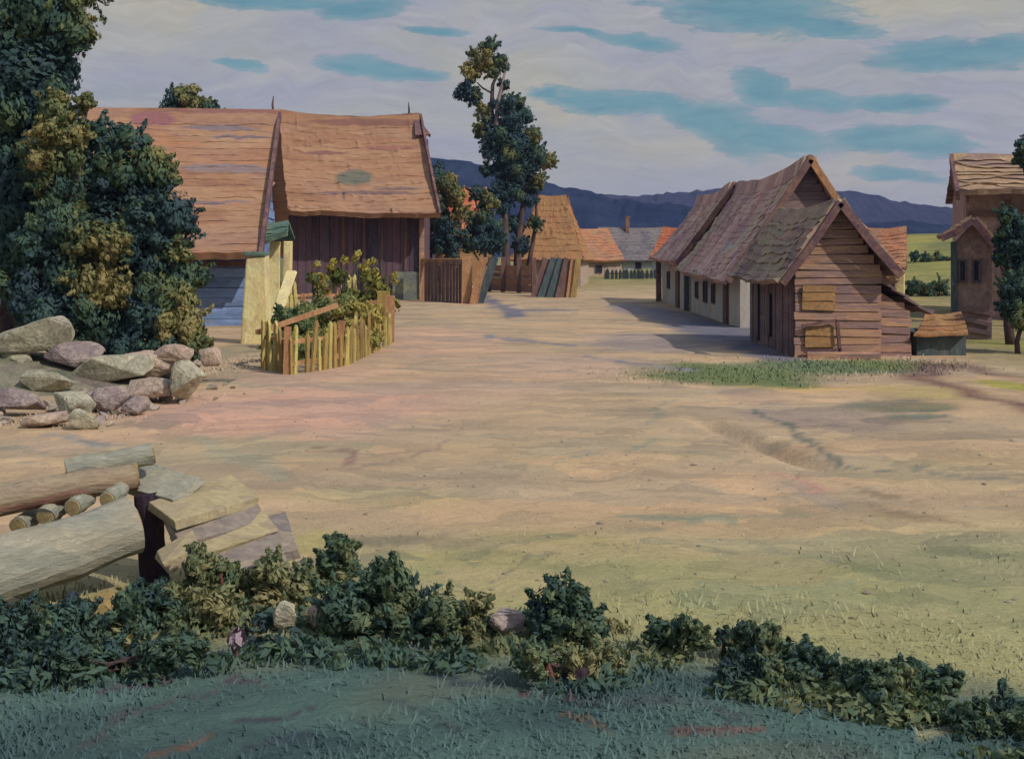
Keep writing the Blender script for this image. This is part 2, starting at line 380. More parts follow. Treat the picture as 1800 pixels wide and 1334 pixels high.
M['barn_roof'] = dabs('dark mossy boards', [(0.162,0.122,0.118), (0.342,0.221,0.193), (0.36,0.306,0.193), (0.504,0.306,0.241)], 1.3, (.8,.6,2), fine=.25)
M['white'] = dabs('grey limewash', [(.36,.35,.34), (.50,.47,.42), (.54,.48,.36), (.42,.42,.43), (.48,.33,.21)], 1.3, (1,1,.5), fine=.1)
M['white_f'] = dabs('pale limewash', [(.36,.38,.43), (.48,.50,.53), (.42,.45,.48)], 1.3, fine=.1)
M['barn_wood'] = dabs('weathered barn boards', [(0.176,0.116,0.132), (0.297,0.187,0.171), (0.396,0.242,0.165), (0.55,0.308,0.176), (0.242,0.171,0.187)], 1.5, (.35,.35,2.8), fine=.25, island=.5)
M['barn_dark'] = dabs('shaded barn boards', [(0.117,0.0845,0.104), (0.208,0.143,0.15), (0.286,0.195,0.176)], 1.7, (.5,.5,1.6), fine=.25, island=.5)  # darker copy of the barn boards, shade worked into the colour
M['door_o'] = dabs('ochre door boards', [(.30,.165,.07), (.40,.23,.10), (.30,.18,.10)], 2.4, island=.5)
M['right_wood'] = dabs('mauve timber', [(0.201,0.132,0.136), (0.328,0.222,0.208), (0.423,0.285,0.228), (0.275,0.206,0.202)], 1.5, (1,1,.6))
M['right_roof'] = dabs('brown ochre shingles', [(0.196,0.132,0.127), (0.322,0.213,0.161), (0.483,0.322,0.172), (0.276,0.184,0.172)], 1.0, (.4,1,1.9))
M['glass'] = dabs('dark panes', [(.020,.022,.035), (.035,.04,.06)], 4, rough=.35, bump=.1)
M['frame'] = dabs('window frames', [(.10,.075,.09), (.16,.12,.12)], 4)
M['stone_g'] = dabs('pale greenish stone', [(0.31,0.299,0.218), (0.437,0.408,0.293), (0.506,0.454,0.328), (0.38,0.333,0.287)], 2.6, fine=.3, bump=.9)
M['stone_p'] = dabs('pinkish stone', [(0.403,0.302,0.246), (0.526,0.403,0.302), (0.47,0.347,0.28), (0.347,0.269,0.258)], 2.6, fine=.3, bump=.9)
M['stone_m'] = dabs('mauve stone', [(0.24,0.186,0.192), (0.36,0.282,0.258), (0.456,0.372,0.3)], 2.6, fine=.3, bump=.9)
M['stone_y'] = dabs('ochre stone', [(.22,.13,.07), (.40,.30,.12), (.46,.36,.15)], 4, fine=.12)
M['log'] = dabs('debarked log', [(0.33,0.297,0.22), (0.418,0.374,0.275), (0.275,0.286,0.231), (0.44,0.363,0.264)], 3.0, (.5,.5,2.2), rot=(0,0,.5), fine=.2)
M['log_red'] = dabs('reddish log', [(.30,.13,.11), (.40,.28,.17), (.34,.28,.19), (.26,.15,.13)], 3.0, (.5,.5,2.2), fine=.2)
M['log_end'] = dabs('log end', [(.30,.22,.10), (.42,.32,.15), (.24,.17,.10)], 6)
M['log_dark'] = dabs('dark post', [(.030,.026,.042), (.055,.036,.050), (.09,.05,.06)], 5, (1.5,1.5,.4))
M['board'] = dabs('yellow boards', [(.36,.30,.16), (.46,.38,.21), (.40,.32,.21), (.28,.22,.17)], 3.5, (.6,1.5,1), fine=.18)
M['board_d'] = dabs('grey brown boards', [(.15,.13,.13), (.25,.21,.19), (.36,.29,.21), (.20,.165,.15)], 3.5, (.6,1.5,1), fine=.2)
M['stem'] = dabs('red stems', [(.13,.05,.045), (.22,.10,.075)], 6)
M['petal_pink'] = dabs('pale pink petals', [(.34,.24,.30), (.48,.36,.38)], 8)
M['petal_yel'] = dabs('yellow petals', [(.46,.36,.06), (.60,.48,.10)], 8)

# ------------------------------------------------------------------ ground
def nz(x, y, s, o=0): return noise.noise(Vector((x*s+o, y*s-o, o*.7)))
def sm(a, b, x):
    t = max(0, min(1, (x-a)/(b-a))); return t*t*(3-2*t)
def mound(x, y): 
    return 3.5*math.exp(-(((x-36)/20)**2+((y-92)/26)**2))
def ground_h(x, y):
    h = .035*nz(x, y, .35) + .02*nz(x, y, 1.1, 5)
    h += mound(x, y)
    dist = math.hypot(x, y)
    h += sm(120, 600, dist)*4*nz(x, y, .008, 3)
    h += .10*math.exp(-(((x-4.9)/.9)**2+((y-11.3)/1.1)**2))       # hump on the right of the track
    h -= .14*math.exp(-(((x-2.55 - (12.8-y)*.22)/.16)**2))*sm(10.2, 11, y)*(1-sm(13.2, 14.2, y))   # washed-out rut
    return h
TAN = (.425,.325,.225); PINK = (.48,.325,.26); LTAN = (.475,.365,.255); OLV = (.33,.30,.135); GRN = (.13,.175,.075); TEALG = (.082,.142,.132); MAUV = (.33,.255,.22); PURP = (.15,.085,.085)
# worn, grown and shadow-tinted patches of the ground: where, half sizes, turn, albedo, strength
def gp(px, py, wpx, dd, col, a=.8, rot=0):
    d = GD(py); c = G(px, py); return (c.x, c.y, wpx*d/F, dd, col, a, rot)
PATCH = [gp(520,720,300,2.6,(.50,.325,.27),.9), gp(820,690,220,2.2,(.47,.335,.265),.7), gp(1000,780,260,.9,(.385,.325,.235),.6), gp(700,760,200,1.0,(.455,.345,.255),.5), gp(420,640,160,2.5,LTAN,.5), gp(760,600,150,5,PINK,.6), gp(900,640,260,3,(.43,.31,.235),.5),
 gp(330,790,200,.9,(.37,.33,.24),.65), gp(520,790,120,.7,(.34,.32,.235),.6), gp(150,780,130,.7,(.48,.35,.26),.7),
 gp(1000,720,200,2,TAN,.5), gp(1200,690,140,1.2,LTAN,.7), gp(1450,735,170,1.2,MAUV,.75), gp(1160,600,140,3.4,(.33,.27,.27),.75), gp(1350,700,80,.8,MAUV,.6),
 gp(1290,660,190,1.2,GRN,.95), gp(1330,676,110,.7,GRN,.9), gp(1210,645,110,.9,(.16,.19,.10),.8), gp(1460,645,210,1.2,(.11,.17,.085),.9), gp(1240,645,60,1.2,GRN,.7), gp(1570,640,110,.8,(.17,.20,.08),.8),
 gp(1420,683,120,.25,(.52,.38,.17),.75), gp(1620,690,120,1.1,(.37,.31,.155),.8), gp(1590,715,90,.5,(.17,.17,.12),.85), gp(1640,732,70,.35,(.13,.16,.13),.8),
 gp(1800,680,60,.9,(.30,.30,.08),.95), gp(1790,605,120,1.4,(.30,.28,.10),.9),
 gp(1650,830,230,.8,(.43,.345,.215),.6), gp(1300,860,300,.7,LTAN,.6), gp(1600,905,80,.16,(.25,.185,.125),.75), gp(1545,870,50,.10,(.24,.18,.12),.7),
 gp(1160,780,100,.25,(.33,.28,.20),.5), gp(1000,800,300,1.0,(.44,.345,.23),.6), gp(760,830,180,.5,(.42,.33,.23),.5),
 gp(1400,860,60,.35,(.37,.30,.235),.7), gp(1180,906,120,.06,(.24,.26,.18),.7), gp(1370,905,110,.07,(.27,.26,.20),.6),
 gp(560,800,50,.08,(.20,.13,.12),.5), gp(690,808,70,.06,(.30,.25,.19),.6), gp(700,700,120,.5,(.53,.33,.26),.6), gp(640,870,200,.4,(.40,.35,.21),.6),
 gp(1250,945,330,.28,(.47,.37,.24),.7), gp(1590,950,180,.16,(.42,.36,.24),.7), gp(1750,980,120,.22,(.17,.18,.12),.85), gp(1560,1005,170,.14,(.21,.22,.10),.8), gp(1340,985,150,.10,(.26,.25,.17),.7),
 gp(700,950,110,.2,(.22,.18,.15),.85), gp(560,950,60,.3,(.42,.36,.16),.8), gp(850,985,140,.22,(.33,.29,.14),.8), gp(980,950,160,.2,(.37,.31,.17),.6),
 gp(1080,1000,200,.2,(.25,.23,.14),.7), gp(1700,1075,90,.06,(.17,.19,.13),.8), gp(1500,1140,60,.06,(.17,.19,.13),.7),
 gp(1400,1060,300,.35,(.34,.31,.15),.8), gp(1650,1120,200,.35,(.36,.33,.16),.8), gp(1750,1200,120,.3,(.38,.33,.17),.7), gp(1100,1060,200,.3,(.24,.26,.11),.8), gp(770,1010,60,.2,(.20,.25,.10),.8),
 gp(1290,585,105,5,(.13,.14,.21),.9), gp(1200,560,70,6,(.15,.155,.22),.85), gp(1120,545,50,5,(.19,.19,.25),.75), gp(1350,620,60,2.4,(.13,.14,.21),.9), gp(1000,640,180,2.2,(.47,.34,.275),.6), gp(560,660,140,2,(.50,.34,.275),.6), gp(60,1110,240,.8,(.05,.065,.065),.9), gp(250,1090,120,.5,(.08,.10,.08),.8), gp(640,1090,160,.3,(.07,.10,.075),.8), gp(1000,1110,100,.3,(.12,.14,.08),.7),  # bluish lane shadow by the cottages and shade under the logs painted in
 gp(1700,1330,90,.2,(.36,.33,.22),.8),
 gp(480,560,60,4,(.10,.13,.06),.85), gp(600,560,80,5,(.10,.14,.06),.9), gp(390,620,60,2.4,(.25,.24,.17),.8)]
def ground_col(x, y):
    wx = x + .5*nz(x, y, .9, 2)*min(1, y/14) + .10*nz(x, y, 5, 9); wy = y + .5*nz(x, y, .8, 7)*min(1, max(y, 1)/12)+.10*nz(x, y, 4, 4)
    c = Vector(TAN)
    t = nz(x*.5, y*1.6, .8, 11); c = c.lerp(Vector(LTAN), sm(0, .5, t)).lerp(Vector((.40,.30,.21)), sm(0, .5, -t)*.7)
    far = sm(46, 75, y); c = c.lerp(Vector((.22,.21,.085)), far*.85)
    side = sm(7.5, 11, x)*sm(14, 20, y); c = c.lerp(Vector((.20,.20,.085)), side*.7)
    side = sm(8, 13, -x)*sm(5, 12, y); c = c.lerp(Vector((.14,.17,.08)), side*.9)
    c = c.lerp(Vector((.27,.26,.085)).lerp(Vector((.16,.18,.075)), sm(0, .35, nz(x, y*2, .12, 5))), min(1, mound(x, y)/1.0))
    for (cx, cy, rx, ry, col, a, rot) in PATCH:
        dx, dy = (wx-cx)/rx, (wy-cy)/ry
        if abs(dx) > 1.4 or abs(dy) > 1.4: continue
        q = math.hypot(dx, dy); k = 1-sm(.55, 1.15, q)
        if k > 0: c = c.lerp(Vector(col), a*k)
    k0 = 1-sm(6.6, 9.2, wy-.12*x+.3*nz(x, y, .7, 17)); c = c.lerp(Vector((.335,.335,.185)).lerp(Vector((.25,.28,.15)), sm(0, .4, nz(x, y*1.5, .8, 61))), k0*.78)
    # grassy foreground bank, dark green, edge runs from the logs down to the right
    e = grass_edge(x)
    k = 1-sm(e-.35, e+.75, wy); c = c.lerp(Vector((.31,.305,.155)), k*.8)
    k2 = 1-sm(e-.95, e-.25, wy); tz = nz(x*.9, y*2.2, 1.3, 21)
    dark = Vector(TEALG).lerp(Vector((.058,.10,.102)), sm(0, .4, tz)).lerp(Vector((.115,.145,.12)), sm(.1, .5, -tz)*.8)
    c = c.lerp(dark, k2)
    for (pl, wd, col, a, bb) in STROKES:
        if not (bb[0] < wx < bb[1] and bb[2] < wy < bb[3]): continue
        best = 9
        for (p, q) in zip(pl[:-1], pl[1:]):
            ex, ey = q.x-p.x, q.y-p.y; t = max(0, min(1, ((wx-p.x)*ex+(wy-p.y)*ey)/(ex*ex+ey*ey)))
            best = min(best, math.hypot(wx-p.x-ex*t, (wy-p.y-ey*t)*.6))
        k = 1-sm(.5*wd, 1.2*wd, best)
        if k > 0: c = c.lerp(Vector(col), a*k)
    # brown worn ring path on the right
    r = math.hypot((wx-ring.x)/1.0, (wy-ring.y)/3.2)
    k = math.exp(-((r-1)/.21)**2); c = c.lerp(Vector(PURP), k*.85*sm(-1.25, -.2, -(x-ring.x)+.0))
    return c
def stroke(pts, wpx, col, a=.7):
    pl = [G(*p) for p in pts]; wd = wpx*GD(sum(p[1] for p in pts)/len(pts))/F; m = wd*3
    return (pl, wd, col, a, (min(p.x for p in pl)-m, max(p.x for p in pl)+m, min(p.y for p in pl)-m*2, max(p.y for p in pl)+m*2))
# ruts, scuffs, overgrown streaks and painted shadow bands in the trodden ground
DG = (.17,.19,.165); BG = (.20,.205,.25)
STROKES = [stroke(*a) for a in [([(1352,722),(1368,755),(1420,785),(1485,812)],13,(.15,.165,.145),.85), ([(1485,808),(1510,822),(1600,830),(1665,836)],5,DG,.8), ([(1655,825),(1690,838),(1790,842)],7,(.26,.24,.20),.7),
 ([(1085,905),(1210,910),(1285,908)],7,(.20,.24,.20),.8), ([(1130,742),(1180,702)],6,(.27,.28,.22),.7), ([(950,808),(1100,788),(1190,775)],6,(.24,.26,.21),.7), ([(1170,800),(1260,805)],5,(.26,.28,.22),.6),
 ([(520,785),(570,795),(612,808)],7,(.22,.14,.14),.7), ([(630,816),(700,805),(765,795),(795,775)],6,(.28,.22,.20),.7), ([(1345,828),(1400,842),(1460,872)],9,(.43,.24,.225),.7), ([(1380,850),(1500,900)],14,(.33,.28,.24),.6),
 ([(855,590),(930,600),(1010,606)],12,BG,.75), ([(836,515),(875,535),(912,557)],20,(.14,.15,.22),.85), ([(920,546),(1015,545)],16,(.14,.15,.22),.85), ([(1040,625),(1110,640),(1200,648)],10,(.22,.22,.27),.75), ([(330,690),(420,670),(480,690)],6,(.28,.29,.22),.6),  # the bluish bands are lane shadows painted as albedo
 ([(45,765),(120,778),(200,795)],8,(.22,.24,.25),.75), ([(0,775),(110,805)],5,(.26,.27,.22),.7), ([(0,808),(50,825)],5,(.24,.26,.23),.7), ([(340,770),(480,835)],24,(.30,.32,.25),.55), ([(60,745),(130,720)],10,(.09,.14,.10),.7),
 ([(1490,850),(1560,870),(1600,880)],8,(.26,.22,.16),.7), ([(1540,895),(1600,905),(1680,915)],16,(.28,.215,.16),.7), ([(1250,965),(1340,990),(1420,1000)],9,(.27,.27,.18),.7), ([(1300,945),(1400,985)],6,(.26,.27,.2),.6),
 ([(1390,683),(1540,684)],5,(.52,.37,.16),.7), ([(1500,715),(1590,705)],14,(.20,.19,.16),.7), ([(1590,722),(1650,718)],8,(.10,.14,.11),.8), ([(1650,735),(1700,728)],6,(.16,.16,.2),.7), ([(1580,890),(1700,1000)],5,(.3,.27,.18),.4),
 ([(880,1020),(930,970)],5,(.20,.20,.16),.6), ([(720,960),(830,935)],6,(.25,.22,.17),.6), ([(1060,1045),(1160,1020)],8,(.22,.24,.15),.6), ([(1350,1025),(1480,1040)],6,(.27,.28,.17),.6),
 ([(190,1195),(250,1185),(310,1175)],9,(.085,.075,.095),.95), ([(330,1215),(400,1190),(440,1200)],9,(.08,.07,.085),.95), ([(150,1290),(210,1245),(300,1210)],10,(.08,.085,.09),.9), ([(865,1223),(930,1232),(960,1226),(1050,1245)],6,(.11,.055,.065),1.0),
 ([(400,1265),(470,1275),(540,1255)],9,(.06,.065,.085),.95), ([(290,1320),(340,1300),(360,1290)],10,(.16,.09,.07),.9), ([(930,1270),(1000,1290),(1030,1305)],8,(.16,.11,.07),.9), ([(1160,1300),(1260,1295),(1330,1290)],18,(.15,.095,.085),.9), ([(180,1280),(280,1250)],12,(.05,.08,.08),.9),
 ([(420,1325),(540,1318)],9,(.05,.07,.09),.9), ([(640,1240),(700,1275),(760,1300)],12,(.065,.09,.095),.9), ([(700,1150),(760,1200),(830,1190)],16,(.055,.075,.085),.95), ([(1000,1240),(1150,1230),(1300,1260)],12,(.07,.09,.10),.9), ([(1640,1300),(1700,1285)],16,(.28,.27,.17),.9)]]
ring = Vector((7.75, 16.6, 0))
def grass_edge(x): return 6.45 - .20*x - .035*x*x + .25*nz(x, 0, .9, 3)

def make_ground():
    ys = [-30+ i*1.6 for i in range(19)]
    ys = [y for y in ys if y < 2.2]
    y = 2.2
    while y < 1300: ys.append(y); y *= 1.0115 if y < 30 else 1.03
    nxn = 400; ss = [(-1+2*i/nxn) for i in range(nxn+1)]
    vs = []; cols = []
    for y in ys:
        wdt = 4 + 1.05*abs(y) if y > 0 else 6+.7*abs(y)
        for s in ss:
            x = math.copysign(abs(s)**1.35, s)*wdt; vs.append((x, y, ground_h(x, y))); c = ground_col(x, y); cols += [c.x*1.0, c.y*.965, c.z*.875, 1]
    k = nxn+1; fs = [(j*k+i, j*k+i+1, (j+1)*k+i+1, (j+1)*k+i) for j in range(len(ys)-1) for i in range(nxn)]
    me = bpy.data.meshes.new('ground'); me.from_pydata(vs, [], fs)
    a = me.attributes.new('albedo', 'FLOAT_COLOR', 'POINT'); a.data.foreach_set('color', cols)
    for p in me.polygons: p.use_smooth = True
    o = bpy.data.objects.new('ground', me); COL.objects.link(o); o['kind'] = 'structure'
    m = bpy.data.materials.new('earth and grass'); m.use_nodes = True; n = NT(m.node_tree); b = n.n['Principled BSDF']
    at = n.n.new('ShaderNodeAttribute'); at.attribute_name = 'albedo'
    tc = n.n.new('ShaderNodeTexCoord'); v = tc.outputs['Object']
    vd = n.distort(v, .8, 1.1); vd = n.distort(vd, 5, .22)
    def cell(sc, st, rz):
        vo = n.n.new('ShaderNodeTexVoronoi'); vo.inputs['Scale'].default_value = sc
        n.link(n.mapping(vd, rot=(0, 0, rz), sc=st), vo.inputs['Vector']); s = n.n.new('ShaderNodeSeparateColor'); n.link(vo.outputs['Color'], s.inputs[0]); return s.outputs
    A = cell(.9, (.6, 1.1, 1), .35); B = cell(3.2, (.5, 1.1, 1), -.4)
    col = at.outputs['Color']
    t1 = n.ramp(A[0], [(0, (.80,.82,.86)), (.3, (.95,.97,1.0)), (.6, (1.03,1.0,.98)), (1, (1.14,1.05,1.0))])
    t2 = n.ramp(B[1], [(0, (.84,.86,.88)), (.5, (1,1,1)), (1, (1.12,1.10,1.05))])
    t3 = n.ramp(n.noise(n.mapping(vd, rot=(0,0,.5), sc=(1.6, 3.2, 1)), 9, 5, .72), [(.28, (.86,.87,.89)), (.5, (1,1,1)), (.72, (1.10,1.08,1.05))])
    grit = n.ramp(n.noise(v, 70, 2, .7), [(.3, .86), (.7, 1.13)])
    for t in (t1, t2, t3, grit): col = n.mix(1.0, col, t, 'MULTIPLY')
    n.link(col, b.inputs['Base Color']); b.inputs['Roughness'].default_value = .95; b.inputs['Specular IOR Level'].default_value = .1
    bp = n.n.new('ShaderNodeBump'); bp.inputs['Strength'].default_value = .55; bp.inputs['Distance'].default_value = .05
    hh = n.math('ADD', n.noise(n.mapping(vd, sc=(1, 3, 1)), 7, 6, .7), n.math('MULTIPLY', n.noise(v, 1.6, 3, .5), 1.5))
    n.link(hh, bp.inputs['Height']); n.link(bp.outputs[0], b.inputs['Normal'])
    me.materials.append(m)
make_ground()

# ------------------------------------------------------------------ hills (wooded ridges far off)
def ridge_mesh(name, yd, prof, depth, mat, bump, seed):
    mb = MB(); nx, ny = 420, 14; x0, x1 = -1.1*yd, 1.1*yd
    def hz(x):
        px = 900 + x*F/yd
        for (a, b) in zip(prof[:-1], prof[1:]):
            if a[0] <= px <= b[0]:
                t = (px-a[0])/(b[0]-a[0]); t = t*t*(3-2*t); return (440-(a[1]*(1-t)+b[1]*t))*yd/F
        return (440-(prof[0][1] if px < prof[0][0] else prof[-1][1]))*yd/F
    for j in range(ny+1):
        t = j/ny; k = math.sin(min(1, t/.6)*math.pi/2) if t <= .6 else 1-.5*sm(.6, 1, t)
        for i in range(nx+1):
            x = x0+(x1-x0)*i/nx; y = yd-depth*(.6-t)
            z = H*.0 + (hz(x)+H)*k + bump*(noise.noise(Vector((x*.11, y*.11, seed)))+.8*noise.noise(Vector((x*.4, y*.4, seed))))*min(1, k*1.4)
            mb.v.append(Vector((x, y, z-2 if j == 0 else z)))
    q = nx+1
    mb.f = [(j*q+i, j*q+i+1, (j+1)*q+i+1, (j+1)*q+i) for j in range(ny) for i in range(nx)]
    o = build(name, mb, mat); o['kind'] = 'structure'; return o
M['hill_near'] = dabs('haze blue forest', [(.011,.020,.052), (.016,.028,.066), (.022,.038,.070), (.032,.036,.080)], .045, (.5,1,1), fine=.2, bump=0, spec=0)  # both forest colours carry part of the blue haze
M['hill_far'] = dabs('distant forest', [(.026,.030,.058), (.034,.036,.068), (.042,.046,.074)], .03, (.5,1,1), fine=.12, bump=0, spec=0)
ridge_mesh('hills', 430, [(-1500,300),(300,285),(700,276),(790,282),(900,305),(1000,332),(1080,352),(1180,362),(1300,392),(1450,398),(1560,392),(1700,400),(2600,380)], 200, M['hill_near'], 1.3, 2.2)
ridge_mesh('hills', 760, [(-1500,330),(700,330),(1000,338),(1090,346),(1200,338),(1330,322),(1430,332),(1500,340),(1560,358),(1660,366),(1800,372),(2600,350)], 260, M['hill_far'], 2.0, 7.7)

# ------------------------------------------------------------------ plants
def leaves(mb, c, r, nl, size, tone, tvar=.10, squash=1.0, core=.35, droop=.2, elong=1.9):
    c = Vector(c); rx, ry, rz = (r, r, r*squash) if not isinstance(r, (tuple, list)) else r
    flow = Vector((random.gauss(0,.6), random.gauss(0,.3), -abs(random.gauss(.6,.4)))).normalized()
    for _ in range(nl):
        v = Vector((random.gauss(0,1), random.gauss(0,1), random.gauss(0,1))).normalized()
        q = (rnd(core**3, 1))**(1/3)*(1+.30*noise.noise(v*2.1+c*1.7)+.22*noise.noise(v*5.5+c*3.1))*(1 if random.random() > .06 else 1.14)
        p = c + Vector((v.x*rx*q, v.y*ry*q, v.z*rz*q))
        d = (Vector((random.gauss(0,1), random.gauss(0,1), random.gauss(0,1)-droop*2)).normalized()*.8 + flow).normalized()
        d = (d - v*d.dot(v)*.6).normalized()
        sd = d.cross(v + Vector((random.gauss(0,.45), random.gauss(0,.45), random.gauss(0,.45))))
        if sd.length < 1e-4: continue
        sd.normalize(); s = size*rnd(.55, 1.35); fn = sd.cross(d)
        if fn.dot(v) < 0: sd = -sd; fn = -fn
        a, b = s*.5*elong, s*.5
        bend = fn*s*.12
        i = len(mb.v)
        mb.v += [p-d*a, p+sd*b+bend, p+d*a, p-sd*b+bend]
        mb.f.append((i, i+1, i+2, i+3))
        t = tone + random.gauss(0, tvar); mb.t += [t]*4
        nn = (v*.9 + fn*.28 + Vector((0,0,.12))).normalized(); mb.nrm += [nn]*4
def plant(name, label, cat, base, clumps, mat, size, dens=1.0, trunk=None, group=None, spread=.5, stem_mat=None, stems=None, squash=1.0, part='crown', tpart='trunk', tvar=.1, jd=.35, elong=1.9, droop=.2):
    """clumps: (world centre, radius, tone). trunk: radius at the base"""
    base = Vector(base); o = thing(name, label, cat, base, group)
    mb = MB(); size *= .33; tvar *= .6
    for (c, r, t) in clumps:
      t += .09; subs = [(Vector(c), r*.86, t)]
      for _ in range(5):
            v = Vector((random.gauss(0,1), random.gauss(0,1), random.gauss(0,.8))).normalized(); subs.append((Vector(c)+v*r*rnd(.7,1.0), r*rnd(.26,.48), t+rnd(-.14,.24)))
      for (c2, r2, t2) in subs:
        area = 4*math.pi*r2*r2
        leaves(mb, c2, r2, max(10, int(dens*area*1.35/(size*size*elong*.5))), size, t2, tvar, squash, elong=elong, droop=droop)
      if r > size*1.5:
        for _ in range(9):
            v = Vector((random.gauss(0,1), random.gauss(0,1), random.gauss(0,.9)+.2)).normalized(); p0 = Vector(c)+v*r*.75; ln = r*rnd(.35, .75); bd = Vector((rnd(-.4,.4), rnd(-.4,.4), rnd(-.5,.3)))
            for q in range(9):
                f = (q+1)/9; leaves(mb, p0+v*ln*f+bd*ln*f*f*.5, size*(1.5-f), 4, size*.95, t+rnd(-.1,.15), tvar, elong=elong, droop=droop)
    build(part, mb, mat, o)
    if trunk:
        tb = MB(); top = max((c for c, r, t in clumps), key=lambda c: c.z)
        pts = [base+Vector((0,0,-.15))]; tgt = Vector(top); k = 6
        for q in range(1, k+1):
            f = q/k; p = base.lerp(Vector((base.x*(1-f)+tgt.x*f, base.y*(1-f)+tgt.y*f, tgt.z)), f)
            pts.append(p+Vector((rnd(-1,1), rnd(-1,1), 0))*trunk*.7)
        tb.tube(pts, [trunk*(1.15-.95*q/k) for q in range(k+1)], 9, wob=.25)
        for (c, r, t) in clumps:
            if r < trunk*1.2: continue
            f = max(.12, min(.85, (c.z-base.z)/(max(.1, tgt.z-base.z))-.22)); st = base.lerp(Vector((tgt.x, tgt.y, tgt.z)), f)
            md = st.lerp(c, .55)+Vector((0, 0, -.08*(c-st).length))
            r0 = trunk*(.62-.4*f); tb.tube([st, md, c], [r0, r0*.6, r0*.22], 6, wob=.2)
        build(tpart, tb, stem_mat or M['bark'], o, smooth=True)
    return o
def cl(px, py, rpx, d, tone, dj=.0): return (P(px, py, d+dj), rpx*d/F, tone)

# --- tall trees and shrubs at the left
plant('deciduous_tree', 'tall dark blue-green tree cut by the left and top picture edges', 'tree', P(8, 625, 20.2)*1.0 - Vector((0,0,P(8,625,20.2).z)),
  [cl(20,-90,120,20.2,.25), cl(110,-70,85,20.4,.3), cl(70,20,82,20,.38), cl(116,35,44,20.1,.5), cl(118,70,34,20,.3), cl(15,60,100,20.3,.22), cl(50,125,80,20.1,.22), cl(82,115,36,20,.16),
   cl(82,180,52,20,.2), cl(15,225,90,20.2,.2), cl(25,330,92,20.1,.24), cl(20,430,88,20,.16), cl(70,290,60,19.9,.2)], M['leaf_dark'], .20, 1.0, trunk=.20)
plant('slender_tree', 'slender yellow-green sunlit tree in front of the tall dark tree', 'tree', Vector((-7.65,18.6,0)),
  [cl(95,195,30,18.6,.74), cl(88,235,36,18.5,.78), cl(120,250,34,18.6,.70), cl(100,285,40,18.6,.66), cl(150,180,16,18.8,.72), cl(145,235,18,18.7,.66), cl(110,330,40,18.7,.4), cl(105,380,36,18.7,.4)], M['leaf_dark'], .15, 1.0, trunk=.09)  # sunlit look comes from lighter clump tones
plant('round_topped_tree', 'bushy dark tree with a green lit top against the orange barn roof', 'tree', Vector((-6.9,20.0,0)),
  [cl(180,255,48,20,.24), cl(225,262,45,20,.34), cl(262,292,36,19.8,.58), cl(285,310,26,19.8,.4), cl(200,320,60,20,.22), cl(255,345,48,20,.18), cl(150,330,48,20,.25), cl(180,395,55,20,.3), cl(160,470,50,20,.3)], M['leaf_dark'], .18, 1.0, trunk=.12)  # lit top painted as a lighter clump tone
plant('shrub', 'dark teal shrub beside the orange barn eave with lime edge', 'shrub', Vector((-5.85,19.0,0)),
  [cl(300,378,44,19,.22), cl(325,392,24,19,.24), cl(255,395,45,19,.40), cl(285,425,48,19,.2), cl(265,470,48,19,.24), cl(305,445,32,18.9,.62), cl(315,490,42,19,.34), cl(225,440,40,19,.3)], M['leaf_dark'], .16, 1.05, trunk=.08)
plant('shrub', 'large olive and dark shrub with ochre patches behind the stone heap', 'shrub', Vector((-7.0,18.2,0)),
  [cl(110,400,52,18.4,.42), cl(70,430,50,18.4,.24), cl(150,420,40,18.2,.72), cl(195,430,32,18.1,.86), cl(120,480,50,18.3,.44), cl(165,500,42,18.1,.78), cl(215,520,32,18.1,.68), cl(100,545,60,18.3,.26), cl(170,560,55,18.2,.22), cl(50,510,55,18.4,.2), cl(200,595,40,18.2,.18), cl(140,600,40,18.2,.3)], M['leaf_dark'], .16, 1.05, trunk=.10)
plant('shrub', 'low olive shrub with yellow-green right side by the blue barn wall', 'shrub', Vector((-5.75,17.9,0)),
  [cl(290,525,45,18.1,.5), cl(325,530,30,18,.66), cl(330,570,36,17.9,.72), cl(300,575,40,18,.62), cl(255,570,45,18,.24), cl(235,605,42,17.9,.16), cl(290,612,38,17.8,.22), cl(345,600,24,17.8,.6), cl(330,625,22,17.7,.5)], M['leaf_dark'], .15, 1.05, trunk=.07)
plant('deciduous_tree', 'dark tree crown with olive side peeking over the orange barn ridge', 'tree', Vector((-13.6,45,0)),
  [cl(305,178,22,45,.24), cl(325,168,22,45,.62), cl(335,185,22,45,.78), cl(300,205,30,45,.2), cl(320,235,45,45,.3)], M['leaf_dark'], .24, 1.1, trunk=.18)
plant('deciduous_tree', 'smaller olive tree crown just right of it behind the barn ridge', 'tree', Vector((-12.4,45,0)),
  [cl(362,188,16,45,.72), cl(378,196,12,45,.25), cl(366,215,30,45,.4), cl(390,205,10,45,.4)], M['leaf_dark'], .22, 1.1, trunk=.14)

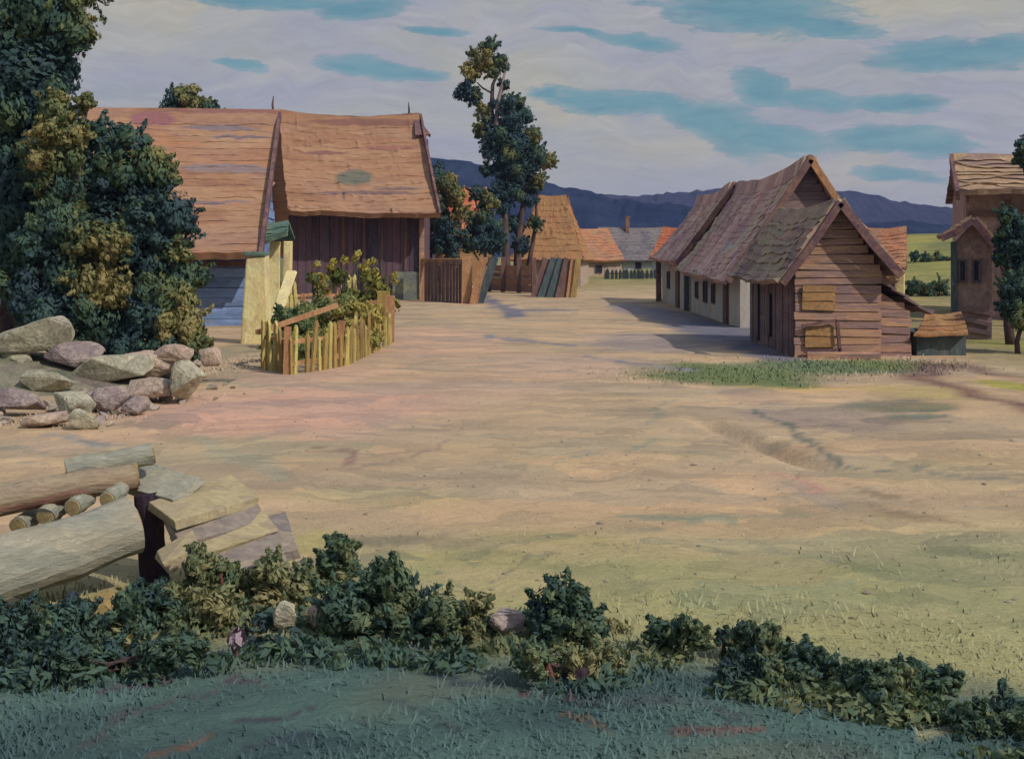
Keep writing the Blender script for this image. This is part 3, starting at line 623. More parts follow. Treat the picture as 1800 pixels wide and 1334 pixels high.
# --- stones at the left
STONES = [(58,588,120,74,'g','large greenish grey stone topmost at the left of the heap'),
 (135,622,100,52,'m','mauve streaked slab below the big greenish stone'),
 (20,640,70,56,'g','greenish stone at the left picture edge in the heap'),
 (195,648,130,62,'g','broad pale stone in the middle of the stone heap'),
 (85,668,80,44,'g','squat pale stone under the mauve slab'),
 (262,640,78,58,'p','pinkish tan stone under the olive shrub'),
 (310,622,64,44,'p','small tan stone set against the foot of the yellow-green shrub'),
 (332,668,54,84,'g','upright pale leaning stone at the right end of the heap'),
 (372,626,40,40,'p','small pink block right of the leaning stone'),
 (268,683,90,46,'p','flat peach stone beneath the pinkish tan one'),
 (35,705,84,46,'m','dusky mauve stone low at the left edge'),
 (125,708,76,44,'g','rounded olive grey stone low in the heap'),
 (190,700,66,52,'m','dark mauve stone with hatching in the lower heap'),
 (238,712,46,42,'m','little maroon stone beside the flat peach stone'),
 (80,738,72,30,'p','flat pink stone at the bottom of the heap'),
 (150,738,50,40,'g','small pale wedge stone at the bottom right of the heap')]
for (cx, cy, ww, hh, k, lab) in STONES:
    d = min(17.3, GD(cy+hh*.5)); c = P(cx, cy, d); r = 1.2*ww/2*d/F; rz = .86*hh/2*d/F
    mb = MB(); mb.hull(c, r*1.12, max(rz*.9, r*.7), rz*1.15, 18, rnd(-.4,.4), rnd(-.2,.2))
    o = build('stone', mb, M['stone_'+k], loc=Vector((c.x, c.y, c.z-rz))); tag(o, lab, 'stone', 'stones of the heap on the left')
# earth bank that carries the upper stones
mb = MB(); 
bank = [(-40,600),(20,585),(80,600),(150,628),(230,640),(300,640),(360,640),(410,652)]
for k, (px, py) in enumerate(bank):
    for (dd, zz) in ((-2.6, -.12), (-1.2, .42), (0, .62), (1.6, .42), (3.2, -.12)):
        f = sm(0, 1, k/6) ; c = P(px, 640, 17.5); mb.v.append(Vector((c.x, c.y+dd*(.9-.4*f), -.12+(zz+.12)*(.85-.65*f)+.05*nz(px*.02, dd, 1))))
for k in range(len(bank)-1):
    for q in range(4): a = k*5+q; mb.f.append((a, a+5, a+6, a+1))
o = build('bank', mb, dabs('grassy rubble', [(.10,.12,.08), (.20,.19,.13), (.28,.25,.18), (.18,.13,.13)], 3), smooth=True); o['kind'] = 'structure'

# ------------------------------------------------------------------ buildings
Z = Vector((0,0,1))
def window(parent, c, wd, ht, out, along, frame='frame', label=None):
    fm = MB(); t = .05
    for s in (-1, 1):
        fm.box(c+along*(wd/2*s)+out*.03, along, out, Z, t/2, .035, ht/2+t/2)
        fm.box(c+Z*(ht/2*s)+out*.03, along, out, Z, wd/2-t/2, .035, t/2)
    f = build('window', fm, M[frame], parent)
    pm = MB(); pm.box(c+out*.012, along, out, Z, wd/2-t/2, .012, ht/2-t/2); build('pane', pm, M['glass'], f)
    if label: f['label'] = label
    return f
def roof(parent, slopes, mat, thick=.2, **kw):
    mb = MB()
    for s in slopes: mb.slope(*s, **kw)
    return solid(build("roof", mb, M[mat] if isinstance(mat, str) else mat, parent), thick)
def ridge_line(parent, A, B, r, mat, sag=.12, n=14):
    mb = MB(); pts = []; sd = rnd(0, 50)
    for k in range(n+1):
        u = k/n; p = Vector(A).lerp(Vector(B), u) - Z*(sag*math.sin(math.pi*u)) + Z*.04*noise.noise(Vector((u*7+sd, 0, 0))); pts.append(p)
    mb.tube(pts, [r*(1+.35*noise.noise(Vector((k*1.3+sd, 2, 2)))) for k in range(n+1)], 8, wob=.3)
    return build('ridge_cap', mb, mat, parent, smooth=True)
def verge(parent, A, B, wd=.16, th=.08, mat='verge'):
    mb = MB(); m = Vector(A).lerp(Vector(B), .5)-Z*.05; mb.beam(A, m, th, wd); mb.beam(m, B, th, wd); return build('barge_board', mb, M[mat], parent)

# long barn at the far left
Rr = P(490, 203, 36.0); u_ = Vector((-.9916, -.129, 0)); f_ = Vector((.129, -.9916, 0)); zr = Rr.z
E = Rr + f_*6.4; E.z = P(455, 452, 29.6).z
Lb = 13.5
barn = thing('timber_barn', 'long barn with orange shingle roof and blue-grey board wall, left of the brown house', 'barn', Vector((Rr.x, Rr.y, 0)))
Bk = Rr - f_*6.4; Bk.z = E.z
RL = Rr+u_*Lb; RL.z = zr+.35
roof(barn, [(RL, Rr, E, E+u_*Lb), (Rr, RL, Bk+u_*Lb, Bk)], M['thatch_barn'], .22, nc=24, m=170, th=.020, sag=.16, jit=.07, curve=.22)
ridge_line(barn, RL, Rr, .16, M['ridge'], .16)
fl = Rr+f_*5.3+u_*.5; fl2 = fl+u_*(Lb-1)
wb = MB(); wb.prism(fl-f_*.06, fl2-f_*.06, -f_*10.5, -.15, 2.0, zr-.75)
wb.boards(fl, fl2, -.1, 2.35, .30, f_, th=.07)
pa = fl+f_*0; gl = 10.6
wb.boards(pa, pa-f_*gl, -.1, zr-.6, .30, -u_, ext=lambda z: (max(0, (z-1.9)/(zr-2.3)*gl/2), gl-max(0, (z-1.9)/(zr-2.3)*gl/2)), th=.06)
build('wall', wb, M['wall_blue'], barn)
verge(barn, Rr+u_*-.03+Z*.02, E-u_*.03+Z*.02, .24, .10)
mb = MB(); mb.tube([Rr+u_*.15-Z*.2, Rr+u_*.2+Z*.35, Rr+u_*.17+Z*.62], [.05,.04,.015], 6); build('finial', mb, M['bark'], barn)
sb = MB(); q0 = Rr+f_*5.36; q0.z = 0
mb = MB(); mb.beam(q0+Z*1.72+u_*.4, q0+Z*1.72+u_*9, .12, .16); build('wall_beam', mb, M['plank_d'], barn)

# brown house with finials
A = P(490, 200, 50.5); B = P(738, 206, 50.5); C = P(772, 381, 45.7); D = P(486, 374, 45.7)
A2 = Vector((A.x, 55.3, C.z)); B2 = Vector((C.x-.2, 55.3, C.z)); 
hs = thing('timber_house', 'dark timber house with broad orange shingle roof above the picket garden', 'house', Vector((-6.6, 50.5, 0)))
roof(hs, [(A, B, C, D), (B, A, A2, B2)], M['thatch_l'], .24, nc=22, m=140, th=.022, sag=.26, jit=.08, flare=.0, curve=.30)
ridge_line(hs, A+Z*.04, B+Z*.04, .15, M['ridge'], .22)
x0, x1 = P(498, 0, 46.9).x, P(741, 0, 46.9).x
wb = MB(); wb.prism((x0, 46.95), (x1, 46.95), (0, 7.2), -.15, 3.4, 7.2)
wb.vboards((x0, 46.95), (x1, 46.95), -.1, 3.75, .34, (0,-1,0), th=.06)
build('wall', wb, M['wall_dark'], hs)
mb = MB(); xa = P(690,0,46.8).x; mb.box(Vector(((xa+x1+.06)/2, 46.84, .52)), Vector((1,0,0)), Vector((0,1,0)), Z, (x1+.06-xa)/2, .07, .64, .02)
build('plinth', mb, M['plinth'], hs)
mb = MB(); mb.beam(Vector((x1+.02, 46.78, -.1)), Vector((x1+.02, 46.78, 3.5)), .20, .22, up=Vector((0,1,0)), jit=.02); build('corner_post', mb, M['barn_wood'], hs)
mb = MB()
for px in (604, 640, 672, 712):
    xx = P(px,0,46.8).x; mb.beam(Vector((xx, 46.84, -.1)), Vector((xx+rnd(-.05,.05), 46.84, 3.5)), rnd(.08,.16), .10, up=Vector((0,1,0)), jit=.02)
build('wall_batten', mb, M['plank_d'], hs)
verge(hs, B+Vector((.03,0,.05)), C+Vector((.03,0,.06)), .26, .10)
verge(hs, A+Vector((-.03,0,.05)), D+Vector((-.03,0,.06)), .24, .10)
for (px, nm) in ((483, 0), (719, 1)):
    if nm == 0: continue
    p = P(px, 208, 50.5); mb = MB(); mb.tube([p-Z*.2, p+Z*.35, p+Z*.72+Vector((-.02,0,0))], [.055,.045,.015], 6); build('finial', mb, M['bark'], hs)
# little gable hood at the right end of the ridge
mb = MB(); T = B+Vector((-.25,0,.12)); t1 = P(757, 236, 49.6); t2 = P(730, 238, 49.4); t3 = P(757, 240, 51.4)
mb.v += [T, t2, t1, t3]; mb.f += [(0,1,2), (0,2,3)]
solid(build('gable_hood', mb, M['verge'], hs), .08)

# yellow gate pillar, roofed gateway
c = G(451, 603); o = thing('gate_pillar', 'stout yellow limewashed gate pillar with flat cap beside the garden fence', 'gate pillar', c)
mb = MB(); hx = 20*U(25); mb.hexa([Vector((c.x+s*hx*1.25, c.y+t*.24, -.1)) for s, t in ((-1,-1),(1,-1),(1,1),(-1,1))]+[Vector((c.x+s*hx*(.86+.1*s), c.y+t*.2, 1.95+.05*s)) for s, t in ((-1,-1),(1,-1),(1,1),(-1,1))])
build('shaft', mb, M['yellow'], o, bevel=.04)
mb = MB(); mb.box(Vector((c.x, c.y, 2.0)), Vector((1,0,0)), Vector((0,1,0)), Z, hx*1.0, .23, .05, .03); build('cap', mb, M['teal_roof'], o, bevel=.03)
c = P(488, 470, 31.5); c.z = 0
o = thing('gateway', 'narrow roofed gateway with two pale yellow posts behind the stout pillar', 'gateway', c)
for px, wd in ((482, .30), (504, .22)):
    mb = MB(); q = P(px, 430, 31.5); mb.beam(Vector((q.x, q.y, -.1)), Vector((q.x+.03, q.y, 2.35)), wd, .24, up=Vector((0,1,0)), jit=.02); build('post', mb, M['yellow'], o, bevel=.02)
mb = MB(); mb.slope(P(462,398,31.9), P(508,394,31.9), P(506,418,31.0), P(455,432,31.0), nc=4, m=10, th=.05, sag=.03); solid(build('gate_roof', mb, M['teal_roof'], o), .1)
mb = MB(); mb.slope(P(508,394,31.9), P(462,398,31.9), P(462,398,31.9)+Vector((0,.9,-.5)), P(508,394,31.9)+Vector((0,.9,-.5)), nc=4, m=10, th=.05, sag=.03); solid(build('gate_roof', mb, M['teal_roof'], o), .1)
mb = MB(); q = P(492, 500, 31.3); mb.box(Vector((q.x, 31.6, .55)), Vector((1,0,0)), Vector((0,1,0)), Z, .26, .03, .66, .02); build('gate_leaf', mb, M['wall_blue'], o)
mb = MB(); mb.beam(P(486,556,25.5), P(513,478,27.5), .22, .07, up=Vector((0,1,0)), jit=.02); o = build('leaning_board', mb, M['yellow'], loc=P(486,556,25.5)); tag(o, 'bright yellow board leaning beside the gate pillar', 'board')

# garden fences
def picket_fence(name, label, pts, hgt, step, wd, mat, lean=.12, rail=(.25,.75), hv=.15, pmat2=None, cat='fence', group=None, post=True, gapf=None):
    o = thing(name, label, cat, Vector((pts[0][0], pts[0][1], 0)), group)
    pts = [Vector((p[0], p[1], 0)) for p in pts]; rl = [MB() for _ in rail]
    for a, b in zip(pts[:-1], pts[1:]):
        L = (b-a).length; d = (b-a)/L; out = Vector((d.y, -d.x, 0))
        for k, r in enumerate(rail): rl[k].beam(a+Z*hgt*r+out*-.05, b+Z*hgt*(r+rnd(-.05,.05))+out*-.05, .05, .07, jit=.01)
        x = wd
        while x < L:
            if gapf is None or random.random() > gapf:
                h = hgt*rnd(1-hv, 1+hv*.6); l = rnd(-lean, lean); w2 = wd*rnd(.75, 1.25)
                p = a+d*x; q = p+d*l*h+Z*h; mb = MB(); i = 0
                s = d*w2/2; t = out*.02
                mb.v = [p-s-t-Z*.06, p+s-t-Z*.06, q+s*.9-t, q+Z*w2*.7-t, q-s*.9-t, p-s+t-Z*.06, p+s+t-Z*.06, q+s*.9+t, q+Z*w2*.7+t, q-s*.9+t]
                mb.f = [(0,1,2,3,4), (9,8,7,6,5), (0,5,6,1), (1,6,7,2), (2,7,8,3), (3,8,9,4), (4,9,5,0)]
                build('picket', mb, M[random.choice((mat, mat, pmat2 or mat))], o)
            x += step*rnd(.8, 1.25)
        if post:
            mb = MB(); mb.beam(a-Z*.1+out*-.1, a+Z*hgt*1.1+out*-.1+d*rnd(-.06,.06), .10, .10, up=Vector((0,1,0)), jit=.01); build('post', mb, M['picket_o'], o)
    for r in rl: build('rail', r, M['picket_o'], o)
    return o
fp = [G(458,646), G(512,660), G(610,642), G(690,604)]
picket_fence('picket_fence', 'front ochre picket fence curving round the small garden', [(p.x, p.y) for p in fp], .74, .185, .10, 'picket', .22, hv=.30, pmat2='picket_y', gapf=.10)
mb = MB(); mb.beam(P(452,584,19.6), P(592,536,22.5), .07, .09, jit=.01); o = build('pole', mb, M['picket_o'], loc=P(452,584,19.6)); tag(o, 'long orange pole slanting over the front picket fence', 'pole')
bp_ = [P(503,500,29), P(560,500,30), P(640,505,31)]
picket_fence('picket_fence', 'back row of crooked yellow and orange pickets under the dark house wall', [(p.x, p.y) for p in bp_], 1.15, .24, .15, 'picket_y', .28, hv=.3, pmat2='picket_o', gapf=.12)
# plank posts at the garden corner
o = thing('plank_gate', 'orange and ochre plank gate at the right corner of the garden', 'gate', G(672, 600))
for k, (px, y0, y1, wd, mt) in enumerate(((655, 598, 528, 22, 'picket_o'), (672, 600, 512, 20, 'picket'), (684, 602, 520, 16, 'picket_o'), (640, 604, 545, 10, 'picket'))):
    d = GD(y0); mb = MB(); a = G(px, y0); mb.beam(a-Z*.1, P(px+rnd(-3,3), y1, d), wd*U(d), .09, up=Vector((0,1,0)), jit=.015); build('plank', mb, M[mt], o)
mb = MB(); d = GD(600)+.1; mb.beam(P(632,560,d), P(690,552,d), .05, .09); build('rail', mb, M['picket_o'], o)

# garden plants
GAR = [('shrub','round dark green garden bush behind the leaning pole', [(540,558,26,.52),(575,546,27,.46),(610,538,26,.55)], 24.5),
 ('shrub','deep green garden bush just inside the front pickets', [(480,612,20,.4),(515,608,22,.46),(550,604,22,.4)], 21),
 ('shrub','olive green garden bush near the ochre plank gate', [(600,590,22,.6),(635,575,22,.66),(655,552,19,.7)], 22.5),
 ('shrub','dark blue-green bush at the foot of the yellow board', [(500,560,24,.22),(530,570,22,.25)], 23.5)]
for nm, lab, cs, d in GAR:
    b = P(sum(c[0] for c in cs)/len(cs), 500, d); b.z = 0
    cc = [cl(x, y, r, d, t, rnd(-.3,.3)) for x, y, r, t in cs]; cc += [(Vector((c.x, c.y, max(.22, c.z-.5))), r*.95, t) for c, r, t in cc]
    plant(nm, lab, 'bush', b, cc, M['leaf_garden'], .11, .9, trunk=.03, part='foliage', tpart='stem')
FLW = [(560,470,28,'tall yellow flowering stalk nearest the gateway'), (598,460,28.5,'yellow flowering stalk among the crooked pickets'), (632,455,28,'tall golden flower spike before the dark house wall'),
 (655,462,27.5,'bushy golden flowers beside the plank gate'), (676,478,27.5,'low yellow flowers next to the grey plinth')]
for px, py, d, lab in FLW:
    b = P(px, 520, d); b.z = 0; t = P(px, py, d)
    o = thing('flower', lab, 'flower', b, 'yellow flowers in the garden')
    mb = MB()
    for k in range(5):
        q = t+Vector((rnd(-.22,.22), rnd(-.2,.2), rnd(-.35,.05))); mb.tube([b+Vector((rnd(-.1,.1),rnd(-.1,.1),-.1)), b.lerp(q,.5)+Vector((rnd(-.06,.06),0,0)), q], [.022,.018,.010], 5)
    build('stem', mb, M['leaf_weed'], o)
    lb = MB()
    for k in range(7): leaves(lb, b.lerp(t, rnd(.2,.85))+Vector((rnd(-.25,.25), rnd(-.2,.2), 0)), .20, 50, .08, .42, .12)
    build('leaves', lb, M['leaf_gold'], o)
    fb = MB()
    for k in range(4): leaves(fb, t+Vector((rnd(-.25,.25), rnd(-.2,.2), rnd(-.3,.1))), .11, 30, .06, .8, .1)
    build('blossom', fb, M['leaf_gold'], o)

# board gate and fence right of the dark house
o = thing('board_gate', 'dark brown board gate between the timber house and the tall tree', 'gate', P(778, 530, 44.5)-Z*P(778,530,44.5).z)
mb = MB(); a, b = P(746,0,45.5), P(812,0,43.5); mb.vboards((a.x,a.y), (b.x,b.y), -.05, 1.72, .26, (-.0,-1,0), th=.06, top=lambda x: 1.55+.12*math.sin(x*5)); build('panel', mb, M['plank_d'], o)
for px, d, wd, h, dx, mt in ((741,46,.16,1.9,.02,'picket_o'),(820,43.5,.40,1.85,.04,'picket_o')):
    mb = MB(); q = P(px,0,d); mb.beam(Vector((q.x,d,-.1)), Vector((q.x+dx,d,h)), wd, .16, up=Vector((0,1,0)), jit=.02); build('post', mb, M[mt], o)
mb = MB(); mb.beam(P(742,462,45.9), P(815,462,44), .14, .30, jit=.03); build('top_beam', mb, M['picket_o'], o)
for lab, x0p, x1p, mt, d in (('orange slanting prop right of the brown board gate', 832, 850, 'picket_o', 43.2), ('dark blue slanting prop leaning beside the orange one', 842, 870, 'plank_b', 43.6)):
    mb = MB(); a = P(x0p, 528, d); a.z = -.05; mb.beam(a, P(x1p, 452, d), .30, .14, up=Vector((0,1,0)), jit=.02); o = build('prop', mb, M[mt], loc=a); tag(o, lab, 'prop')

o = thing('board_fence', 'low brown board fence under the tall tree', 'fence', G(895, 505))
mb = MB(); a, b = P(858,0,56), P(940,0,53); mb.boards((a.x,a.y), (b.x,b.y), .05, 1.35, .32, (0,-1,0), th=.06); build('panel', mb, M['barn_wood'], o)
for px, d in ((860,56),(884,55),(912,54),(938,53)):
    mb = MB(); q = P(px,0,d-.15); mb.beam(Vector((q.x,q.y,-.1)), Vector((q.x+.03,q.y,1.75)), .2, .16, up=Vector((0,1,0)), jit=.02); build('post', mb, M['plank_d'], o)
o = thing('slanted_plank_stack', 'dark blue-green planks leaning at an angle before the hipped roof house', 'planks', P(968,520,49)-Z*P(968,520,49).z)
for k, (px0, px1, mt) in enumerate(((940,962,'plank_d'),(952,976,'plank_b'),(968,988,'plank_b'),(984,1000,'plank_d'),(998,1008,'picket_o'),(1008,1016,'picket'))):
    mb = MB(); a = P(px0, 520, 49-k*.1); a.z = -.05; mb.beam(a, P(px1, 455, 49.3-k*.1), .42 if k < 4 else .22, .10, up=Vector((0,1,0)), jit=.03); build('plank', mb, M[mt], o)

# the tall tree
base = Vector((P(900,0,57).x, 57, 0))
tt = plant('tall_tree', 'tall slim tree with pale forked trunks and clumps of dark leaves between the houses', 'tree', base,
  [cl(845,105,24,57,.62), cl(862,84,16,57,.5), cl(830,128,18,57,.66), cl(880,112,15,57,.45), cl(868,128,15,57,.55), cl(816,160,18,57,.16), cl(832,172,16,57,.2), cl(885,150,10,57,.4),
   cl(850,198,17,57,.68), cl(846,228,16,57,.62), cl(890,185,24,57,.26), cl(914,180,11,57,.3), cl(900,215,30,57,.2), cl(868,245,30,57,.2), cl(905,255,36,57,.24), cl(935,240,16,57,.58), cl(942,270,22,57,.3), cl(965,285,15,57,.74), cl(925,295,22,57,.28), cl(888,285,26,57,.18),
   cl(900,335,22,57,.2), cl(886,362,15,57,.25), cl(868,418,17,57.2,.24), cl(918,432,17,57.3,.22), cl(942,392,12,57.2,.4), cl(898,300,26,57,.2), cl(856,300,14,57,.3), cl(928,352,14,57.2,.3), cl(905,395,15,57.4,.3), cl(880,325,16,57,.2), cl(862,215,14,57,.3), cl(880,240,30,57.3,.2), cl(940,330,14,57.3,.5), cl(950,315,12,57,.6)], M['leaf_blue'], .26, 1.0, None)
tb = MB()
def tpx(*pts): return [P(x, y, d) for x, y, d in pts]
tb.tube(tpx((893,512,57),(890,470,57),(888,400,57),(884,340,57),(880,290,57),(868,240,57),(864,190,57),(866,150,57),(878,120,57)), [.26,.22,.19,.17,.15,.13,.12,.09,.04], 9, wob=.2)
tb.tube(tpx((908,512,57.2),(910,450,57.2),(915,390,57.2),(925,330,57.2),(932,280,57.2)), [.24,.2,.17,.12,.05], 9, wob=.2)
tb.tube(tpx((922,510,57.6),(932,450,57.5),(942,395,57.3),(944,330,57.3)), [.15,.13,.10,.05], 8, wob=.2)
tb.tube(tpx((884,345,57),(876,320,57.2),(880,290,57)), [.08,.07,.05], 6)
tb.tube(tpx((866,165,57),(848,155,57),(838,145,57)), [.06,.05,.03], 6); tb.tube(tpx((866,205,57),(842,182,57),(818,164,57)), [.06,.045,.02], 6); tb.tube(tpx((876,250,57),(900,205,57),(914,178,57)), [.07,.05,.02], 6)
tb.tube(tpx((868,240,57),(852,215,56.8),(846,195,56.8)), [.07,.05,.02], 6)
tb.tube(tpx((884,320,57),(905,290,56.8),(912,260,56.8)), [.09,.06,.03], 6)
build('trunk', tb, M['bark'], tt, smooth=True)
tb = MB(); tb.tube(tpx((878,262,56.75),(872,225,56.75),(874,185,56.75),(882,150,56.75),(892,110,56.8)), [.10,.12,.11,.08,.03], 8, wob=.2); build('pale_limb', tb, M['bark_pale'], tt, smooth=True)
plant('small_tree', 'dark bushy tree with olive patches directly right of the timber house', 'tree', Vector((P(775,0,52).x, 52, 0)),
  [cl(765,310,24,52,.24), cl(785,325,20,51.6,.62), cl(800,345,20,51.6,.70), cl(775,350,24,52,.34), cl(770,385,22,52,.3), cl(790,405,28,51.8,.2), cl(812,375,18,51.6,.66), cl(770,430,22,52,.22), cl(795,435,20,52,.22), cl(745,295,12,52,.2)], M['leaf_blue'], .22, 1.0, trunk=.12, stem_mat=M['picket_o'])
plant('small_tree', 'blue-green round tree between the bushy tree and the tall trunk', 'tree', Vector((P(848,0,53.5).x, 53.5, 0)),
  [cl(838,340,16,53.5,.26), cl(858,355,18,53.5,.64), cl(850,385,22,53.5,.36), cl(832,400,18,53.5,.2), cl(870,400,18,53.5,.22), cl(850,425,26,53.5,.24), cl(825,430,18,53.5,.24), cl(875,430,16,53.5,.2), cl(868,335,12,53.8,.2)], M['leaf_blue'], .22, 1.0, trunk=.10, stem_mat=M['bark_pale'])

def simple_house(name, label, cx, d, wpx, eave_y, ridge_y, depth, wall_mat, roof_mat, ang=0, hip=0, wins=(), chim=None, cat='house', base=-.2, over=.3):
    """ridge runs across the view, turned by ang; sizes read off the photograph at depth d"""
    c = P(cx, 440, d); c.z = 0; o = thing(name, label, cat, c)
    du = Vector((math.cos(ang), math.sin(ang), 0)); dv = Vector((-math.sin(ang), math.cos(ang), 0)); hw = wpx/2*U(d)
    ze = P(cx, eave_y, d).z; zr = P(cx, ridge_y, d+depth/2).z; h2 = depth/2
    A_, B_ = c-du*(hw-hip*hw)+dv*h2+Z*zr, c+du*(hw-hip*hw)+dv*h2+Z*zr
    C_, D_ = c+du*hw-dv*over+Z*ze, c-du*hw-dv*over+Z*ze; C2, D2 = c+du*hw+dv*(depth+over)+Z*ze, c-du*hw+dv*(depth+over)+Z*ze
    sl = [(A_, B_, C_, D_), (B_, A_, D2, C2)]
    if hip: sl += [(B_-du*.01, B_+dv*.02, C2, C_), (A_+dv*.02, A_, D_, D2)]
    roof(o, sl, M[roof_mat], .14, nc=11, m=50, th=.04, sag=.08, jit=.05, curve=.05)
    ridge_line(o, A_+Z*.03, B_+Z*.03, .10, M['ridge'], .08)
    mb = MB(); iw = .92*hw; mb.prism(c-du*iw, c+du*iw, dv*depth, base, ze+.12, None if hip else zr-.22); build('wall', mb, M[wall_mat], o)
    for (wx, wz, ww, wh) in wins: window(o, c+du*(wx*hw)-dv*.0+Z*wz, ww, wh, -dv, du)
    if chim:
        mb = MB(); q = c+du*chim*hw+dv*h2*.9; mb.box(q+Z*(zr+.25), du, dv, Z, .16, .16, .65, .02); mb.box(q+Z*(zr+.93), du, dv, Z, .21, .21, .06); build('chimney', mb, M['ridge'], o)
    return o
simple_house('cottage', 'small red-roofed cottage glimpsed through the bushes', 822, 72, 92, 425, 332, 7, 'door_o', 'red_roof', .15)
simple_house('hipped_cottage', 'tan thatched cottage with steep hipped roof right of the tall tree', 962, 62, 128, 458, 346, 5.5, 'stone_p', 'tan_roof', -.15, hip=.62, wins=((.55,1.0,.5,.6),))
simple_house('cottage', 'low orange-roofed cottage beside the steep hipped roof', 1052, 78, 96, 460, 404, 6, 'stone_p', 'orange_roof', .30, wins=((0,.75,.5,.5),))
simple_house('long_cottage', 'long grey-roofed pale cottage with chimney at the end of the street', 1122, 86, 124, 460, 402, 6.5, 'white_f', 'grey_roof', .05, wins=((-.55,.9,.45,.6),(.0,.9,.45,.6),(.5,.9,.45,.6)), chim=-.15)
simple_house('lit_hip_end', 'orange-roofed stand-in for the sunlit hip end of the long grey roof, left of the grey thatched cottages', 1166, 72, 46, 456, 402, 4, 'white_f', 'red_roof', -.55)  # separate block added to give the long grey roof a lit hip end
o = picket_fence('plank_fence', 'low bluish plank fence before the long pale cottage', [(P(1062,0,72).x,72), (P(1155,0,70).x,70)], .75, .28, .24, 'plank_b', .03, hv=.08, cat='fence')
simple_house('cottage', 'orange-roofed cottage seen behind the right slope of the plank barn', 1538, 44, 104, 476, 404, 4.6, 'yellow', 'orange_roof', -.35, wins=((.5,.55,.3,.4),))

# --- right row of cottages: street wall faces left
def row_house(name, label, x_eave, x_wall, x_ridge, y0, y1, ze, zr, rmat, wmat, nc=11, gable_mat=None, over=.35, cat='cottage', sag=.12):
    o = thing(name, label, cat, Vector((x_ridge, y0, 0))); x_far = 2*x_ridge-x_eave
    A_, B_ = Vector((x_ridge, y1+over, zr-.12)), Vector((x_ridge, y0-over, zr)); C_, D_ = Vector((x_eave, y0-over, ze)), Vector((x_eave, y1+over, ze+.15))
    C2, D2 = Vector((x_far, y0-over, ze)), Vector((x_far, y1+over, ze))
    roof(o, [(A_, B_, C_, D_), (B_, A_, D2, C2)], M[rmat], .18, nc=nc+6, m=110, th=.026, sag=sag, jit=.08, curve=.10)
    ridge_line(o, A_+Z*.03, B_+Z*.03, .11, M['ridge'], sag)
    for p, q in ((B_, C_), (B_, C2)): verge(o, p+Vector((0,-.03,.02)), q+Vector((0,-.03,.02)), .18, .07, 'verge' if q is C_ else 'picket_o')  # sunlit right barge board coloured orange, shaded left one dark
    wfar = 2*x_ridge-x_wall; sl = (zr-ze)/(x_ridge-x_eave)
    zw = ze+(x_wall-x_eave)*sl-.12
    mb = MB(); mb.prism((x_wall, y1), (x_wall, y0), (wfar-x_wall, 0), -.2, zw, zr-.3); w_ = build('wall', mb, M[wmat], o)
    gb = MB(); W = wfar-x_wall
    gb.boards((x_wall, y0), (wfar, y0), zw-.1, zr-.2, .24, (0,-1,0), ext=lambda z: (max(0, (z-zw)/sl), W-max(0, (z-zw)/sl)))
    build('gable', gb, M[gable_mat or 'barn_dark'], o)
    return o
f1 = row_house('thatched_cottage', 'grey thatched cottage at the far end of the right-hand row', 5.75, 6.1, 7.75, 38.6, 44.6, 1.62, 4.35, 'cot_roof', 'white', sag=.16)
lx = Vector((-1,0,0)); ly = Vector((0,1,0))
window(f1, Vector((6.1, 42.6, .95)), .5, .62, lx, ly); 
mb = MB(); mb.box(Vector((6.07, 40.2, .62)), lx, ly, Z, .05, .32, .78); build('door', mb, M['plank_d'], f1)
mb = MB(); mb.beam(Vector((5.98,44.7,-.1)), Vector((5.98,44.7,1.7)), .2, .2, up=ly, jit=.02); build('corner_post', mb, M['verge'], f1)
f2 = row_house('thatched_cottage', 'big grey mossy thatched cottage with steep roof in the middle of the right-hand row', 5.75, 6.15, 7.95, 29.6, 38.1, 1.25, 4.5, 'cot_roof', 'white', nc=12, sag=.22)
for yy, ww, hh in ((36.4,.34,.5),(34.8,.5,.62),(33.4,.36,.55)): window(f2, Vector((6.15, yy, .78)), ww, hh, lx, ly)
mb = MB(); mb.box(Vector((6.12, 31.4, .48)), lx, ly, Z, .05, .25, .66); build('door', mb, M['plank_d'], f2)
mb = MB(); mb.beam(Vector((6.02,37.9,-.1)), Vector((6.02,37.9,1.5)), .16, .16, up=ly); build('corner_post', mb, M['plank_b'], f2)
# barn with plank gable
bz, be, bx = 3.02, 1.45, 6.35
o = thing('plank_barn', 'small weathered plank barn with boarded gable facing the square', 'barn', Vector((bx, 21.6, 0)))
A_, B_ = Vector((bx-.05, 25.6, bz-.02)), Vector((bx, 21.25, bz)); C_, D_ = Vector((5.22, 21.25, be)), Vector((5.15, 25.6, be)); C2, D2 = Vector((7.52, 21.25, 1.60)), Vector((7.5, 25.6, 1.6))
roof(o, [(A_, B_, C_, D_), (B_, A_, D2, C2)], M['barn_roof'], .12, nc=9, m=60, th=.04, sag=.10, jit=.07)
ridge_line(o, A_+Z*.02, B_+Z*.02, .07, M['board'], .10)  # sunlit ridge strip given by the yellow board colour
verge(o, B_+Vector((0,-.04,.0)), C_+Vector((0,-.04,.0)), .14, .06, 'verge'); verge(o, B_+Vector((0,-.04,.0)), C2+Vector((0,-.04,0)), .16, .06, 'verge')
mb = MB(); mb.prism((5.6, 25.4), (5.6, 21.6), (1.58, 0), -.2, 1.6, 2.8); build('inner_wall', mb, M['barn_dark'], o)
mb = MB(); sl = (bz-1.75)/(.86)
mb.boards((5.56, 21.58), (7.22, 21.58), -.08, 2.85, .155, (0,-1,0), ext=lambda z: (max(0, (z-1.72)*.62), 1.66-max(0, (z-1.72)*.62)), th=.05, jz=.02); build('gable', mb, M['barn_wood'], o)
